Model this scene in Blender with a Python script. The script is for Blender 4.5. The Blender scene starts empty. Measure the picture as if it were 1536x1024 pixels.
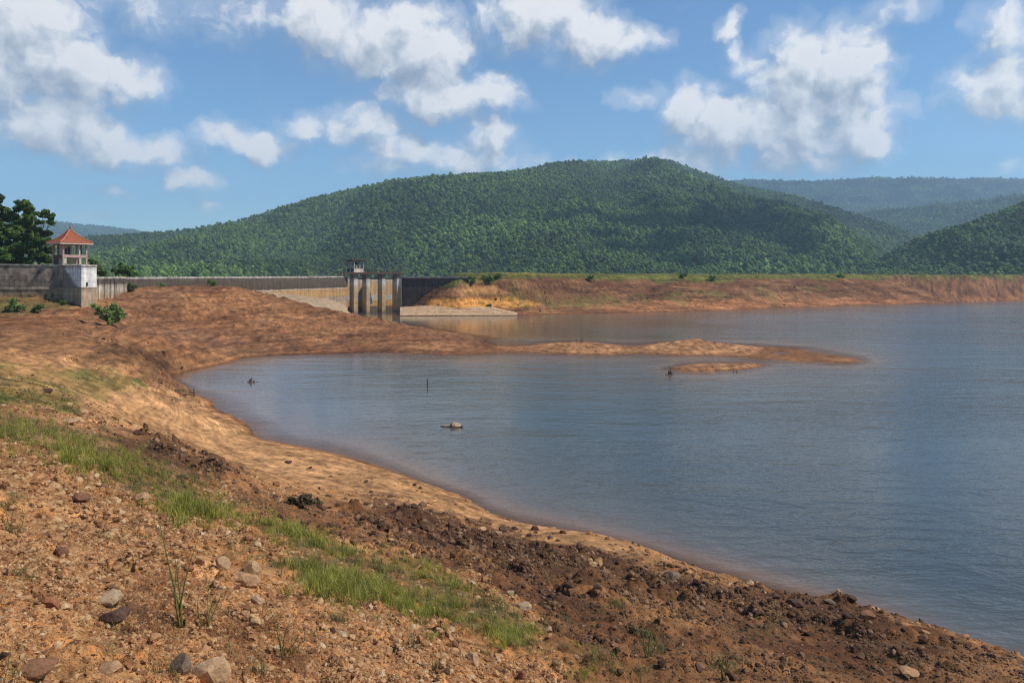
import bpy, bmesh, math, random
import numpy as np
from mathutils import Vector, Matrix

random.seed(7)
rng = np.random.default_rng(11)
R = math.radians
S = bpy.context.scene
COL = S.collection

# ------------------------------------------------------------------ camera model
F, CX, HY, H = 1150.0, 768.0, 412.0, 8.0     # focal length (px of the 1536 wide photo), centre, horizon, eye height over the water


def P(px, py, Y):
    return ((px - CX) / F * Y, Y, H - (py - HY) / F * Y)


def W(px, py):                                # point of the water surface
    return P(px, py, H * F / (py - HY))


# ------------------------------------------------------------------ small helpers
def tag(o, label=None, cat=None, group=None, kind=None):
    if label: o['label'] = label
    if cat: o['category'] = cat
    if group: o['group'] = group
    if kind: o['kind'] = kind
    return o


def empty(name, loc=(0, 0, 0), rz=0.0):
    o = bpy.data.objects.new(name, None)
    o.empty_display_size = .3
    COL.objects.link(o)
    o.location = loc
    o.rotation_euler = (0, 0, rz)
    return o


def link(name, me, mat=None, parent=None, loc=(0, 0, 0), rot=(0, 0, 0)):
    o = bpy.data.objects.new(name, me)
    COL.objects.link(o)
    if mat is not None and len(me.materials) == 0:
        me.materials.append(mat)
    if parent is not None: o.parent = parent
    o.location = loc
    o.rotation_euler = rot
    return o


def np_mesh(name, V, Fq, smooth=True, k=4):
    """fast mesh from arrays; faces all with k corners"""
    V = np.asarray(V, np.float32); Fq = np.asarray(Fq, np.int32)
    me = bpy.data.meshes.new(name)
    me.vertices.add(len(V)); me.vertices.foreach_set('co', V.ravel())
    me.loops.add(Fq.size); me.loops.foreach_set('vertex_index', Fq.ravel())
    me.polygons.add(len(Fq))
    me.polygons.foreach_set('loop_start', np.arange(0, Fq.size, k, dtype=np.int32))
    me.polygons.foreach_set('loop_total', np.full(len(Fq), k, np.int32))
    me.polygons.foreach_set('use_smooth', np.full(len(Fq), smooth, bool))
    me.update(calc_edges=True)
    return me


class MB:
    """collects boxes, tubes, prisms into one mesh"""
    def __init__(s): s.bm = bmesh.new()

    def box(s, c, d, rz=0.0, bev=0.0, m=None):
        M = Matrix.Translation(c) @ Matrix.Rotation(rz, 4, 'Z')
        if m is not None: M = m @ M
        r = bmesh.ops.create_cube(s.bm, size=1.0, matrix=M @ Matrix.Diagonal((d[0], d[1], d[2], 1)))
        if bev > 0:
            es = {e for v in r['verts'] for e in v.link_edges}
            bmesh.ops.bevel(s.bm, geom=list(es), offset=bev, segments=1, affect='EDGES')
        return s

    def tube(s, pts, rads, n=7, cap=True):
        pts = [Vector(p) for p in pts]
        rings = []
        for i, p in enumerate(pts):
            a = pts[max(i - 1, 0)]; b = pts[min(i + 1, len(pts) - 1)]
            t = (b - a).normalized() if (b - a).length > 1e-9 else Vector((0, 0, 1))
            u = t.cross(Vector((0.31, 0.9, 0.2))).normalized(); w = t.cross(u)
            r = rads[i] if hasattr(rads, '__len__') else rads
            rings.append([s.bm.verts.new(p + (u * math.cos(k * 2 * math.pi / n) + w * math.sin(k * 2 * math.pi / n)) * r) for k in range(n)])
        for A, B in zip(rings, rings[1:]):
            for k in range(n):
                s.bm.faces.new((A[k], A[(k + 1) % n], B[(k + 1) % n], B[k]))
        if cap:
            s.bm.faces.new(rings[0][::-1]); s.bm.faces.new(rings[-1])
        return s

    def prism(s, poly, z0, z1):
        """vertical prism over a ground polygon; z0/z1 numbers or lists"""
        n = len(poly)
        zz0 = z0 if hasattr(z0, '__len__') else [z0] * n
        zz1 = z1 if hasattr(z1, '__len__') else [z1] * n
        a = [s.bm.verts.new((p[0], p[1], z)) for p, z in zip(poly, zz0)]
        b = [s.bm.verts.new((p[0], p[1], z)) for p, z in zip(poly, zz1)]
        for k in range(n):
            s.bm.faces.new((a[k], a[(k + 1) % n], b[(k + 1) % n], b[k]))
        s.bm.faces.new(a[::-1]); s.bm.faces.new(b)
        return s

    def build(s, name, mat, parent=None, loc=(0, 0, 0), rz=0.0, smooth=False):
        bmesh.ops.recalc_face_normals(s.bm, faces=s.bm.faces)
        me = bpy.data.meshes.new(name)
        s.bm.to_mesh(me); s.bm.free()
        if smooth:
            me.polygons.foreach_set('use_smooth', np.ones(len(me.polygons), bool))
        return link(name, me, mat, parent, loc, (0, 0, rz))


# ------------------------------------------------------------------ numpy noise
def _h(ix, iy, seed):
    with np.errstate(over='ignore'):
        n = (ix.astype(np.int64) * 374761393 + iy.astype(np.int64) * 668265263 + seed * 974634541) & 0xFFFFFFFF
        n = ((n ^ (n >> 13)) * 1274126177) & 0xFFFFFFFF
        n = ((n ^ (n >> 16)) * 2246822519) & 0xFFFFFFFF
        n = n ^ (n >> 15)
    return (n & 0xFFFFFF) / float(0xFFFFFF)


def vnoise(x, y, seed=0):
    ix = np.floor(x); iy = np.floor(y)
    fx = x - ix; fy = y - iy
    fx = fx * fx * fx * (fx * (fx * 6 - 15) + 10); fy = fy * fy * fy * (fy * (fy * 6 - 15) + 10)
    a = _h(ix, iy, seed); b = _h(ix + 1, iy, seed); c = _h(ix, iy + 1, seed); d = _h(ix + 1, iy + 1, seed)
    return (a + (b - a) * fx) * (1 - fy) + (c + (d - c) * fx) * fy


def fbm(x, y, oct=4, seed=0, gain=.5):
    s = 0; a = 1; t = 0
    for k in range(oct):
        s = s + a * (vnoise(x, y, seed + 17 * k) - .5); t += a
        x, y = x * 1.9 * .8 - y * 1.9 * .6 + 3.1, x * 1.9 * .6 + y * 1.9 * .8 + 7.7
        a *= gain
    return s / t * 2          # about -1..1


def stones(x, y, cell, seed, keep=.7):
    """relief of half-buried stones: height (0..~.5 cell) and a random id of the stone on top (-1 none)"""
    X = x / cell; Y = y / cell
    ix = np.floor(X); iy = np.floor(Y)
    best = np.zeros_like(X); bid = np.full_like(X, -1.0)
    for dx in (-1, 0, 1):
        for dy in (-1, 0, 1):
            cx = ix + dx; cy = iy + dy
            r1 = _h(cx, cy, seed); r2 = _h(cx, cy, seed + 1); r3 = _h(cx, cy, seed + 2); r4 = _h(cx, cy, seed + 3)
            ox = X - (cx + r1); oy = Y - (cy + r2)
            an = r4 * 6.283
            u = ox * np.cos(an) + oy * np.sin(an); v = -ox * np.sin(an) + oy * np.cos(an)
            rad = .25 + .5 * r3
            d = np.maximum(np.abs(u) * .9 + np.abs(v) * .45, np.abs(v) * 1.35) / rad
            hh = np.minimum(1 - d, .55) * rad * (.5 + .6 * r2) * (1 + .5 * u)
            hh = np.where((_h(cx, cy, seed + 5) < keep), hh, 0)
            m = hh > best
            best = np.where(m, hh, best); bid = np.where(m, r4, bid)
    return best * cell, bid


def sstep(a, b, x):
    t = np.clip((x - a) / (b - a), 0, 1)
    return t * t * (3 - 2 * t)


# ------------------------------------------------------------------ terrain control points
ctl = []                                       # world x, y, z


def cz(px, Y, z): ctl.append(((px - CX) / F * Y, Y, z))


def near_plane(px, py):
    return 1.6 / ((py - HY) / F - .37 * (.77 * (px - CX) / F + .64))


SHORE = [(1750, 1090), (1640, 1050), (1536, 1012), (1450, 980), (1380, 953), (1300, 920), (1230, 902), (1160, 884), (1100, 866), (1050, 852),
         (1000, 836), (950, 820), (900, 808), (850, 796), (800, 787), (760, 778), (735, 768), (715, 757), (690, 742),
         (640, 725), (590, 707), (540, 690), (480, 675), (420, 663), (383, 655), (374, 640), (345, 622), (322, 612), (316, 600), (290, 590),
         (280, 580), (264, 571), (258, 562), (275, 558), (300, 552), (330, 546), (360, 538), (400, 534), (450, 532), (520, 530), (620, 530),
         (700, 532), (750, 529), (790, 528), (850, 531), (930, 532), (1000, 532), (1050, 533), (1140, 538), (1200, 542),
         (1250, 545), (1292, 541), (1280, 537), (1210, 534), (1165, 529.5), (1150, 527.5), (1172, 525.5), (1195, 523), (1160, 520)]
for a in SHORE: ctl.append(W(*a))
for px, Y in [(1100, 88), (1040, 91), (950, 85.5), (870, 91), (790, 87), (735, 92), (680, 106), (600, 121), (560, 130)]:
    cz(px, Y, 0)
# island
for a in [(1003, 553), (1040, 556.5), (1085, 556), (1120, 553), (1143, 549), (1110, 545.5), (1060, 545), (1020, 548)]: ctl.append(W(*a))
for px, Y, z in [(1040, 65.5, .2), (1075, 66, .28), (1110, 67, .2)]: cz(px, Y, z)
cz(1075, 71.3, -.25); cz(1030, 60, -.4); cz(1110, 60, -.5); cz(1150, 66, -.3); cz(985, 65, -.4)
# lake bed
for a, z in [((500, 600), -1.0), ((420, 600), -.6), ((700, 640), -2), ((900, 700), -2.6), ((1100, 780), -2.6), ((1300, 850), -2.6), ((1500, 930), -2.2),
             ((1500, 700), -4), ((1200, 620), -3), ((900, 570), -1.8), ((700, 560), -1.2), ((450, 560), -.7), ((1500, 550), -4), ((1300, 500), -3),
             ((1330, 560), -1.6), ((1250, 575), -1.6), ((1000, 490), -3), ((800, 492), -2), ((720, 488), -1.5), ((1500, 472), -3), ((1330, 540), -.7),
             ((600, 640), -1.2), ((500, 640), -.7), ((350, 585), -.45), ((800, 545), -.7), ((1000, 545), -.5), ((620, 542), -.5), ((1170, 550), -.6),
             ((1700, 700), -5), ((1700, 500), -5), ((1900, 600), -5), ((1750, 900), -3), ((1950, 900), -4), ((2200, 700), -5), ((900, 760), -1.3), ((1200, 850), -1.3), ((1400, 915), -1.3),
             ((700, 712), -1.0), ((850, 765), -.9), ((1000, 800), -1.0), ((1100, 480), -2.5), ((900, 482), -2)]:
    p = W(*a); ctl.append((p[0], p[1], z))
# near bank (the slope the photographer stands on)
for px, py in [(0, 1024), (200, 1024), (400, 1024), (600, 1024), (800, 1024), (1000, 1024), (1200, 1024), (0, 900), (200, 900), (400, 900), (600, 930),
               (800, 960), (600, 890), (450, 830), (290, 760), (100, 720), (0, 760), (200, 800), (850, 890), (600, 830), (400, 750), (250, 680),
               (100, 640), (0, 610), (1000, 960), (1100, 930), (1250, 990), (900, 1000), (-150, 1024), (-150, 800), (-150, 650), (100, 1150), (500, 1300), (900, 1300), (1400, 1200), (-300, 1200)]:
    Y = near_plane(px, py); ctl.append(P(px, py, Y))
for px, py, z in [(1150, 895, .5), (1000, 851, .85), (850, 833, 1.5), (720, 800, 1.8), (600, 765, 1.8), (480, 740, 1.95), (380, 712, 2.2), (300, 690, 2.6), (220, 640, 2.8),
                  (450, 700, .75), (560, 722, .8), (650, 745, .7), (780, 797, .5)]:
    Y = (H - z) * F / (py - HY); ctl.append(P(px, py, Y))
for px, py, Y in [(0, 560, 20.5), (100, 580, 22), (150, 600, 24), (200, 570, 36), (100, 550, 33), (0, 530, 38), (200, 530, 55), (100, 520, 52),
                  (0, 500, 60), (250, 520, 66), (230, 545, 58), (300, 520, 72), (100, 485, 75), (0, 470, 78), (0, 445, 86), (60, 450, 86),
                  (130, 464, 83.5), (150, 458, 88), (170, 452, 92), (186, 448, 96.5), (196, 434, 101.2), (212, 432, 102.5), (228, 431.5, 103.5), (250, 431, 105), (290, 430, 108), (330, 430, 110), (380, 437, 114),
                  (450, 455, 114), (530, 472.5, 113), (565, 479, 112), (600, 487, 110), (640, 493, 105), (690, 503, 97), (300, 480, 92), (200, 480, 86), (400, 490, 92),
                  (400, 515, 82), (520, 510, 88), (520, 495, 96), (620, 515, 87), (450, 475, 102), (380, 460, 102), (250, 455, 95),
                  (870, 512, 85), (790, 521, 83), (950, 523, 82), (1040, 510.5, 84), (1000, 516, 83.5), (1075, 515, 83), (1100, 519, 82), (1140, 525.5, 80), (1240, 541, 71.5),
                  (280, 610, 44), (220, 600, 40), (300, 640, 35), (200, 620, 31),
                  (-150, 560, 22), (-150, 520, 45), (-150, 470, 78), (-150, 445, 86), (-300, 500, 60), (-100, 432, 100), (60, 432, 100), (-300, 440, 100)]:
    ctl.append(P(px, py, Y))
# behind the ridge, along the dam foot and downstream
for px, Y, z in [(385, 128, 4.7), (450, 140, 2.6), (500, 150, 1.0), (524, 156, .2), (450, 130, 2.2), (500, 130, 1.1), (540, 140, -.4), (545, 152, -1.0), (560, 158, -1.4), (585, 160, -1.4), (560, 185, -1),
                 (590, 150, -.8), (640, 140, -1.2), (300, 125, 5.6), (250, 125, 4.5), (300, 160, 3.5), (440, 180, 3), (520, 190, 2), (100, 130, 4.5), (0, 200, 4), (300, 230, 3), (560, 230, 2)]:
    cz(px, Y, z)
# earth embankment on the far side
EMB = [(605, 474), (690, 473.5), (775, 473), (860, 470), (930, 469), (1000, 467.5), (1100, 465.5), (1174, 461.5), (1260, 458.5), (1350, 456), (1450, 453.3), (1536, 451), (1650, 449), (1850, 447)]
_ep = np.array(EMB, float); _en = np.arange(605, 1860, 28.0)
for px, py in zip(_en, np.interp(_en, _ep[:, 0], _ep[:, 1])):
    x, y, z = W(px, py)
    ctl.append((x, y, 0))
    ctl.append(((px - CX) / F * (y - 6), y - 6, -1.2))
    if px < 690:
        continue
    f_ = min(max((px - 800) / 150, 0), 1)
    near_p = [(2.5, .35), (5.5, .8), (7.5, 2.6), (10.5, 6.2), (12.5, 8.1), (17, 8.15), (25, 7.6), (42, 3), (70, 2), (110, 2)]
    far_p = [(3.5, .55), (7, 1.25), (11, 2.6), (18, 5.4), (25, 8.0), (28, 8.15), (32, 7.9), (46, 3), (74, 2), (114, 2)]
    for (d0_, z0_), (d1_, z1_) in zip(near_p, far_p):
        dy, zz = d0_ + (d1_ - d0_) * f_, z0_ + (z1_ - z0_) * f_
        ctl.append(((px - CX) / F * (y + dy), y + dy, zz))
for px, Y, z in [(615, 152, .1), (650, 152, .2), (640, 155.5, .5), (670, 154, .6), (612, 156, .2), (613, 163, .6), (630, 161, 2.2), (604, 160, -.8), (598, 163, -1.2), (598, 168, -1.2), (575, 165, -1.4), (606, 172, 0), (650, 160.5, 4.0), (672, 160, 5.6), (690, 159.5, 6.8), (660, 157, 1.6), (640, 158.5, 1.3),
                 (650, 166, 6.5), (670, 166, 7.3), (640, 180, 4), (600, 185, 1)]:
    cz(px, Y, z)
cz(598, 156, -.4)
CT = np.array(ctl)


def warp(x, y):
    r = np.hypot(x, y)
    return np.stack([np.clip(np.arctan2(x, y), -.95, 1.2) * 1.6, np.log(np.maximum(r, .8))], -1)


CW = warp(CT[:, 0], CT[:, 1])


def tps(d2):
    return .5 * d2 * np.log(d2 + 1e-12)


def rbf_fit(lam=2e-4):
    n = len(CW)
    d2 = ((CW[:, None] - CW[None]) ** 2).sum(-1)
    A = np.zeros((n + 3, n + 3)); A[:n, :n] = tps(d2) + lam * np.eye(n)
    A[:n, n] = 1; A[:n, n + 1:] = CW; A[n, :n] = 1; A[n + 1:, :n] = CW.T
    b = np.zeros(n + 3); b[:n] = CT[:, 2]
    return np.linalg.solve(A, b)


RB = rbf_fit()


def base_height(x, y):
    w = warp(x, y); sh = w.shape[:-1]; w = w.reshape(-1, 2)
    out = np.empty(len(w)); n = len(CW)
    for i in range(0, len(w), 60000):
        q = w[i:i + 60000]
        d2 = (q ** 2).sum(1)[:, None] + (CW ** 2).sum(1)[None] - 2 * q @ CW.T
        out[i:i + 60000] = tps(np.maximum(d2, 0)) @ RB[:n] + RB[n] + q @ RB[n + 1:]
    return np.clip(out.reshape(sh), -6, 12)


# ------------------------------------------------------------------ ground grid (dense in front of the eye)
AZ = np.radians(np.concatenate([np.arange(-110, -37, 1.5), np.arange(-37, 37, .075), np.arange(37, 111, 1.5)]))
RR = np.concatenate([np.exp(np.arange(math.log(.5), math.log(2.0), .05)), np.exp(np.arange(math.log(2.0), math.log(44.), .0065)), np.arange(44., 132, .38), np.arange(132., 256, .36), np.exp(np.linspace(math.log(256.), math.log(430.), 40))])
GR, GA = np.meshgrid(RR, AZ, indexing='ij')
GX = GR * np.sin(GA); GY = GR * np.cos(GA)
# evaluate the smooth height on a thinner grid, then interpolate along rows and columns
ri = np.arange(0, len(RR), 2); ri = np.append(ri, len(RR) - 1) if ri[-1] != len(RR) - 1 else ri
ai = np.arange(0, len(AZ), 2); ai = np.append(ai, len(AZ) - 1) if ai[-1] != len(AZ) - 1 else ai
B0 = base_height(GX[np.ix_(ri, ai)], GY[np.ix_(ri, ai)])
B1 = np.stack([np.interp(AZ, AZ[ai], row) for row in B0])
lr = np.log(RR)
BZ = np.stack([np.interp(lr, lr[ri], B1[:, j]) for j in range(len(AZ))], 1)


def proj(x, y, z):
    y = np.maximum(y, .05)
    return CX + F * x / y, HY - F * (z - H) / y


def poly_sd(px, py, poly):
    """signed distance (px, positive inside) of projected points to a polygon"""
    P_ = np.array(poly, float); n = len(P_)
    d = np.full(px.shape, 1e18); ins = np.zeros(px.shape, bool)
    for i in range(n):
        a = P_[i]; b = P_[(i + 1) % n]; e = b - a
        wx = px - a[0]; wy = py - a[1]
        t = np.clip((wx * e[0] + wy * e[1]) / max(e @ e, 1e-9), 0, 1)
        d = np.minimum(d, (wx - e[0] * t) ** 2 + (wy - e[1] * t) ** 2)
        c = (a[1] > py) != (b[1] > py)
        xx = a[0] + (py - a[1]) * e[0] / (e[1] if abs(e[1]) > 1e-9 else 1e-9)
        ins ^= c & (px < xx)
    return np.where(ins, 1, -1) * np.sqrt(d)


GPX, GPY = proj(GX, GY, BZ)
INV = (GY > .3) & (GPX > -500) & (GPX < 2100) & (GPY < 1500)


def zone(poly, soft, nz=1.0, seed=0):
    """0..1 mask of a patch of ground, its edge broken up by noise"""
    out = np.zeros(GX.shape)
    m = INV
    sd = poly_sd(GPX[m], GPY[m], poly)
    n = fbm(np.log(GR[m]) * 14, GA[m] * 22, 5, 400 + seed)
    n2 = fbm(np.log(GR[m]) * 60, GA[m] * 90, 3, 500 + seed)
    out[m] = sstep(-soft, soft, sd + soft * nz * (1.1 * n + .7 * n2))
    return out


Z_dark = zone([(1700, 1060), (1536, 985), (1440, 950), (1380, 928), (1300, 898), (1190, 876), (1120, 876), (1060, 870), (980, 850), (900, 838), (830, 820), (740, 795), (660, 770), (590, 745), (520, 752), (420, 742),
               (360, 715), (300, 680), (230, 650), (150, 640), (190, 690), (260, 720), (330, 715), (400, 770), (500, 810), (590, 830), (700, 860), (790, 910), (850, 1000), (900, 1150)], 16, 1.2, 1)
Z_clod = zone([(640, 770), (730, 795), (840, 825), (960, 850), (1100, 878), (1230, 905), (1350, 945), (1480, 990), (1400, 985), (1250, 950), (1100, 925), (960, 905), (840, 898), (740, 850), (650, 830), (540, 795), (520, 770)], 22, 1.0, 2)
Z_clod = np.maximum(Z_clod, zone([(215, 650), (290, 680), (360, 712), (340, 722), (270, 700), (215, 685)], 10, 1, 3))
Z_clod = np.maximum(Z_clod, .6 * zone([(150, 512), (200, 520), (245, 535), (258, 556), (262, 575), (285, 590), (270, 590), (240, 570), (215, 552), (170, 545), (130, 530)], 9, 1.3, 16))
Z_dark = np.maximum(Z_dark, Z_clod * .8)
Z_pale = zone([(100, 590), (200, 575), (275, 590), (320, 615), (380, 655), (480, 676), (600, 712), (720, 760), (850, 797), (1000, 838), (1110, 870), (1010, 852), (900, 838), (820, 818), (740, 797), (650, 768),
               (560, 742), (430, 725), (330, 690), (240, 640), (150, 615)], 12, 1.0, 4)
Z_grass = zone([(-60, 600), (60, 625), (160, 655), (225, 690), (300, 712), (380, 760), (470, 800), (560, 825), (680, 870), (790, 915), (815, 960), (760, 965), (650, 930), (540, 910), (455, 860), (400, 800),
                (330, 770), (280, 775), (200, 740), (100, 680), (-60, 650)], 12, 1.3, 5)
Z_gfar = zone([(-80, 545), (60, 560), (150, 556), (220, 562), (215, 580), (150, 590), (110, 610), (60, 605), (-80, 590)], 10, 1.5, 6)
Z_ggate = zone([(0, 440), (60, 445), (110, 450), (95, 460), (20, 470), (-40, 460)], 8, 1.3, 7)
Z_ochre = zone([(640, 450), (690, 447), (770, 447), (812, 456), (770, 461), (640, 461)], 2.5, .8, 8)
Z_ochre2 = zone([(690, 430), (740, 428), (770, 440), (690, 443), (660, 441)], 3, 1, 9)
Z_conc = zone([(585, 476), (630, 463), (690, 461.5), (740, 462.5), (778, 474)], 1.0, .3, 10)
Z_egr = zone([(560, 405), (1700, 402), (1700, 416), (1400, 416.5), (1110, 418.5), (1090, 421), (920, 421), (900, 417), (760, 416), (735, 420), (700, 423), (672, 430), (560, 415)], 2.5, 2.2, 11)
Z_egr2 = zone([(770, 436), (850, 440), (940, 445), (1030, 436), (1180, 432), (1300, 428), (1180, 445), (1000, 452), (870, 468), (800, 462)], 7, 2.4, 12)
Z_dry = zone([(160, 860), (260, 840), (300, 900), (250, 960), (170, 920)], 24, 1.2, 13)
Z_dry = np.maximum(Z_dry, zone([(310, 930), (390, 940), (480, 1010), (420, 1040), (330, 990)], 24, 1.2, 14))
Z_oredge = zone([(860, 459), (1000, 451), (1170, 446), (1340, 452), (1250, 458), (1100, 464), (1000, 466), (870, 466)], 3, 1.6, 15)

# ------------------------------------------------------------------ relief
lx, ly = GX, GY
far = sstep(28, 60, GR); nearw = 1 - sstep(14, 34, GR)
hz = BZ.copy()
damp = np.clip(np.abs(BZ) / .7, .06, 1) ** .8
damp = np.where(BZ < -.2, .3, damp)
emb = sstep(140, 150, GY) * (GPX > 600)
amp = .12 + .14 * sstep(4, 30, GR) - .10 * far - .10 * emb
hz += damp * amp * fbm(lx / 3.2, ly / 3.2, 5, 31)
hz += damp * (.16 * far * (1 - .55 * emb)) * fbm(lx / 11, ly / 11, 4, 32)
hz += damp * (.05 * sstep(2, 10, GR) + .03 * far) * fbm(lx / .8, ly / .8, 4, 33)
# strand lines left by the falling water
terr = sstep(35, 60, GR) * (BZ > .1) * (BZ < 6.5)
w_ = BZ + .35 * fbm(lx / 14, ly / 14, 3, 41)
hz += terr * .085 * np.sin(w_ * 9.5) * damp + terr * .045 * np.sin(w_ * 23) * damp
sw = (BZ + .22 * fbm(lx / 6, ly / 6, 4, 44)) / (.26 + .12 * vnoise(lx / 15, ly / 15, 45))
sfr = sw - np.floor(sw)
stm = terr * damp * sstep(-.25, .3, fbm(lx / 9, ly / 14, 3, 46)) * (1 - .7 * Z_pale) * (1 - .45 * emb)
hz += stm * .20 * (sstep(.55, 1.0, sfr) - sfr)
tn = sstep(12, 24, GR) * (1 - far) * (BZ > .05) * (BZ < 2.4)
hz += tn * .03 * np.sin((BZ + .12 * fbm(lx / 4, ly / 4, 3, 42)) * 16) * damp
# gullies on the embankment
hz += emb * damp * .16 * fbm(lx / 4.0, ly / 3, 4, 43)
# stones
land = sstep(-.06, .10, BZ)
sid = np.full(GX.shape, -1.0)
loose = np.clip(1 - .55 * Z_grass - .75 * Z_pale, .12, 1)
for cell, r1, k, sd_ in ((.46, 34, .55, 61), (.20, 16, .75, 71), (.085, 7.5, .85, 81), (.042, 4.2, .85, 91)):
    m = (GR < r1) & INV & (BZ > -.1)
    s_, i_ = stones(lx[m], ly[m], cell, sd_, k)
    w = (1 - sstep(r1 * .55, r1, GR[m])) * land[m] * (loose[m] if cell < .4 else loose[m] * (.25 + .75 * Z_clod[m] + .12 * (Z_dark[m])))
    hz[m] += s_ * w * 1.05
    t = sid[m]; sid[m] = np.where((s_ > .02 * cell) & (w > .15), i_, t)
m = (GR < 60) & (GR > 10) & INV
s_, i_ = stones(lx[m], ly[m], .8, 101, .35)
hz[m] += s_ * .55 * land[m] * (Z_clod[m] * .8 + .12 * Z_dark[m]) * sstep(10, 16, GR[m]) * damp[m]
m = (GR < 130) & (GR > 34) & INV
s_, i_ = stones(lx[m], ly[m], 1.5, 111, .35)
rough_ = sstep(-.15, .35, fbm(lx[m] / 7, ly[m] / 10, 3, 112))
hz[m] += s_ * .42 * damp[m] * sstep(34, 50, GR[m]) * (BZ[m] > .2) * rough_
m = (GR < 190) & (GR > 30) & INV
s_, i_ = stones(lx[m], ly[m], .75, 121, .5)
rough_ = sstep(-.3, .3, fbm(lx[m] / 5, ly[m] / 8, 3, 122))
hz[m] += s_ * .50 * damp[m] * sstep(30, 42, GR[m]) * (BZ[m] > .12) * rough_ * (1 - .7 * Z_pale[m])

# ------------------------------------------------------------------ ground colours (soil, not light)
def C(*c): return np.array(c, float)


def mixc(a, b, t): return a * (1 - t[..., None]) + b * t[..., None]


n1 = fbm(lx / 2.3, ly / 2.3, 5, 201); n2 = fbm(lx / 9, ly / 9, 4, 202); n3 = fbm(lx / .35, ly / .35, 3, 203); n4 = fbm(lx / .16, ly / .42, 3, 214)
col = np.broadcast_to(C(.33, .185, .088), GX.shape + (3,)).copy()
col = mixc(col, C(.42, .25, .13), np.clip(.35 + .9 * n1, 0, 1) * .6)
col = mixc(col, C(.20, .10, .05), np.clip(.2 + .9 * n2, 0, 1) * .6)
red = sstep(45, 75, GR) * (1 - emb)
red_c = mixc(np.broadcast_to(C(.165, .080, .040), col.shape), C(.245, .130, .066), np.clip(.35 + 1.0 * n2 + .9 * fbm(lx / 5, BZ / .10, 4, 230, .6), 0, 1))
red_c = mixc(red_c, C(.15, .085, .055), np.clip(1.4 * fbm(lx / 16 + 5, ly / 16, 4, 205) + .05, 0, 1) * .8)
col = mixc(col, red_c, red)
emb_c = mixc(np.broadcast_to(C(.105, .054, .031), col.shape), C(.185, .102, .056), np.clip(.4 + 1.3 * fbm(lx / 6, ly / 3, 4, 206), 0, 1))
emb_c = mixc(emb_c, C(.26, .125, .062), sstep(2.2, .2, BZ) * .55)
col = mixc(col, emb_c, emb)
col = mixc(col, C(.41, .245, .125), Z_pale * np.clip(.8 + .5 * n1, 0, 1))
bar = (GPX > 745) & (GY > 55) & (GY < 97)
col = mixc(col, C(.33, .185, .098), bar * np.clip(.75 + .6 * n1, 0, 1))
col = mixc(col, C(.112, .056, .028), Z_dark * np.clip(.82 + .8 * n1, 0, 1))
col = mixc(col, C(.065, .034, .019), Z_clod * np.clip(.68 + .8 * n1, 0, 1))
col = mixc(col, C(.14, .10, .05), Z_grass * .65)
col = mixc(col, C(.105, .13, .03), Z_gfar * np.clip(.62 + .9 * fbm(lx / 2.5, ly / 5, 4, 207), 0, .95))
col = mixc(col, C(.12, .12, .045), Z_ggate * .6)
col = mixc(col, C(.50, .255, .075), Z_ochre * .95)
col = mixc(col, C(.40, .225, .10), Z_ochre2 * .8)
col = mixc(col, C(.33, .16, .078), Z_oredge * .5)
col = mixc(col, C(.10, .12, .028), Z_egr * .85)
col = mixc(col, C(.13, .12, .042), Z_egr2 * np.clip(.25 + 1.1 * fbm(lx / 3, ly / 3, 5, 213, .6), 0, .8))
col = mixc(col, C(.27, .11, .045), Z_dry * .7)
# per stone tint
st = sid >= 0
tint = np.ones(col.shape)
q = sid
tint[st] = (.5 + .9 * q[st])[:, None] * (C(1.05, .98, .9) + (((q[st] * 37) % 1)[:, None] - .5) * C(-.15, .1, .35))
col *= 1 + (tint - 1) * (1 - .4 * Z_dark)[..., None]
col *= (1 + .35 * n3 * sstep(40, 5, GR))[..., None]
mid = sstep(30, 50, GR)
fr = fbm(lx / 1.6, ly / 2.6, 4, 208); fr2 = fbm(lx / .7, ly / 1.1, 3, 209)
fr3 = fbm(lx / .32, ly / .8, 3, 212)
col *= np.clip(1 + mid * (1 - .8 * emb) * (.12 * fr + .34 * fr2 + .60 * fr3), .35, 1.8)[..., None]
ue = lx * .81 + ly * .58
st1 = fbm(ue / 7, BZ / .45 + .35 * fbm(ue / 9, BZ, 3, 221), 5, 220, .6); st2 = fbm(ue / 1.3, BZ / .22, 4, 222, .65); st3 = fbm(ue / .5, ly / .5, 3, 223)
col *= np.clip(1 + emb * (.75 * st1 + .55 * st2 + .45 * st3), .3, 1.9)[..., None]
ctr = fbm(lx / 4.5, BZ / .06, 5, 231, .62); ctr2 = fbm(lx / 1.2 + ly / 3, BZ / .03, 3, 232)
col *= np.clip(1 + mid * (1 - emb) * (BZ > .05) * (.55 * ctr + .30 * ctr2), .4, 1.7)[..., None]
dkp = sstep(.18, .42, fbm(lx / 2.4, ly / 6, 6, 210, .62)) * mid * (BZ > .15)
col = mixc(col, col * C(.50, .46, .46), dkp * .50 * (1 - emb))
ltp = sstep(.2, .5, fbm(lx / 6 + 9, ly / 2.0, 6, 211, .62)) * mid * (BZ > .15) * (1 - emb)
col = mixc(col, np.minimum(col * C(1.35, 1.42, 1.45), .6), ltp * .6)
sl_ = np.sin((BZ + .3 * fbm(lx / 12, ly / 12, 3, 41)) * 13) * mid * (BZ > .1)
col *= (1 + .10 * sl_)[..., None]
col = col * C(1.10, .95, .77)
nm = sstep(14, 26, GR) * sstep(75, 45, GR)
col *= np.clip(1 + nm * (.45 * n3 + .5 * n4 + .12 * n1 + .45 * fbm(lx / 2.2, BZ / .05, 4, 233)), .45, 1.6)[..., None]
wet = sstep(.16, .0, hz) * sstep(-.4, -.02, hz)
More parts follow.
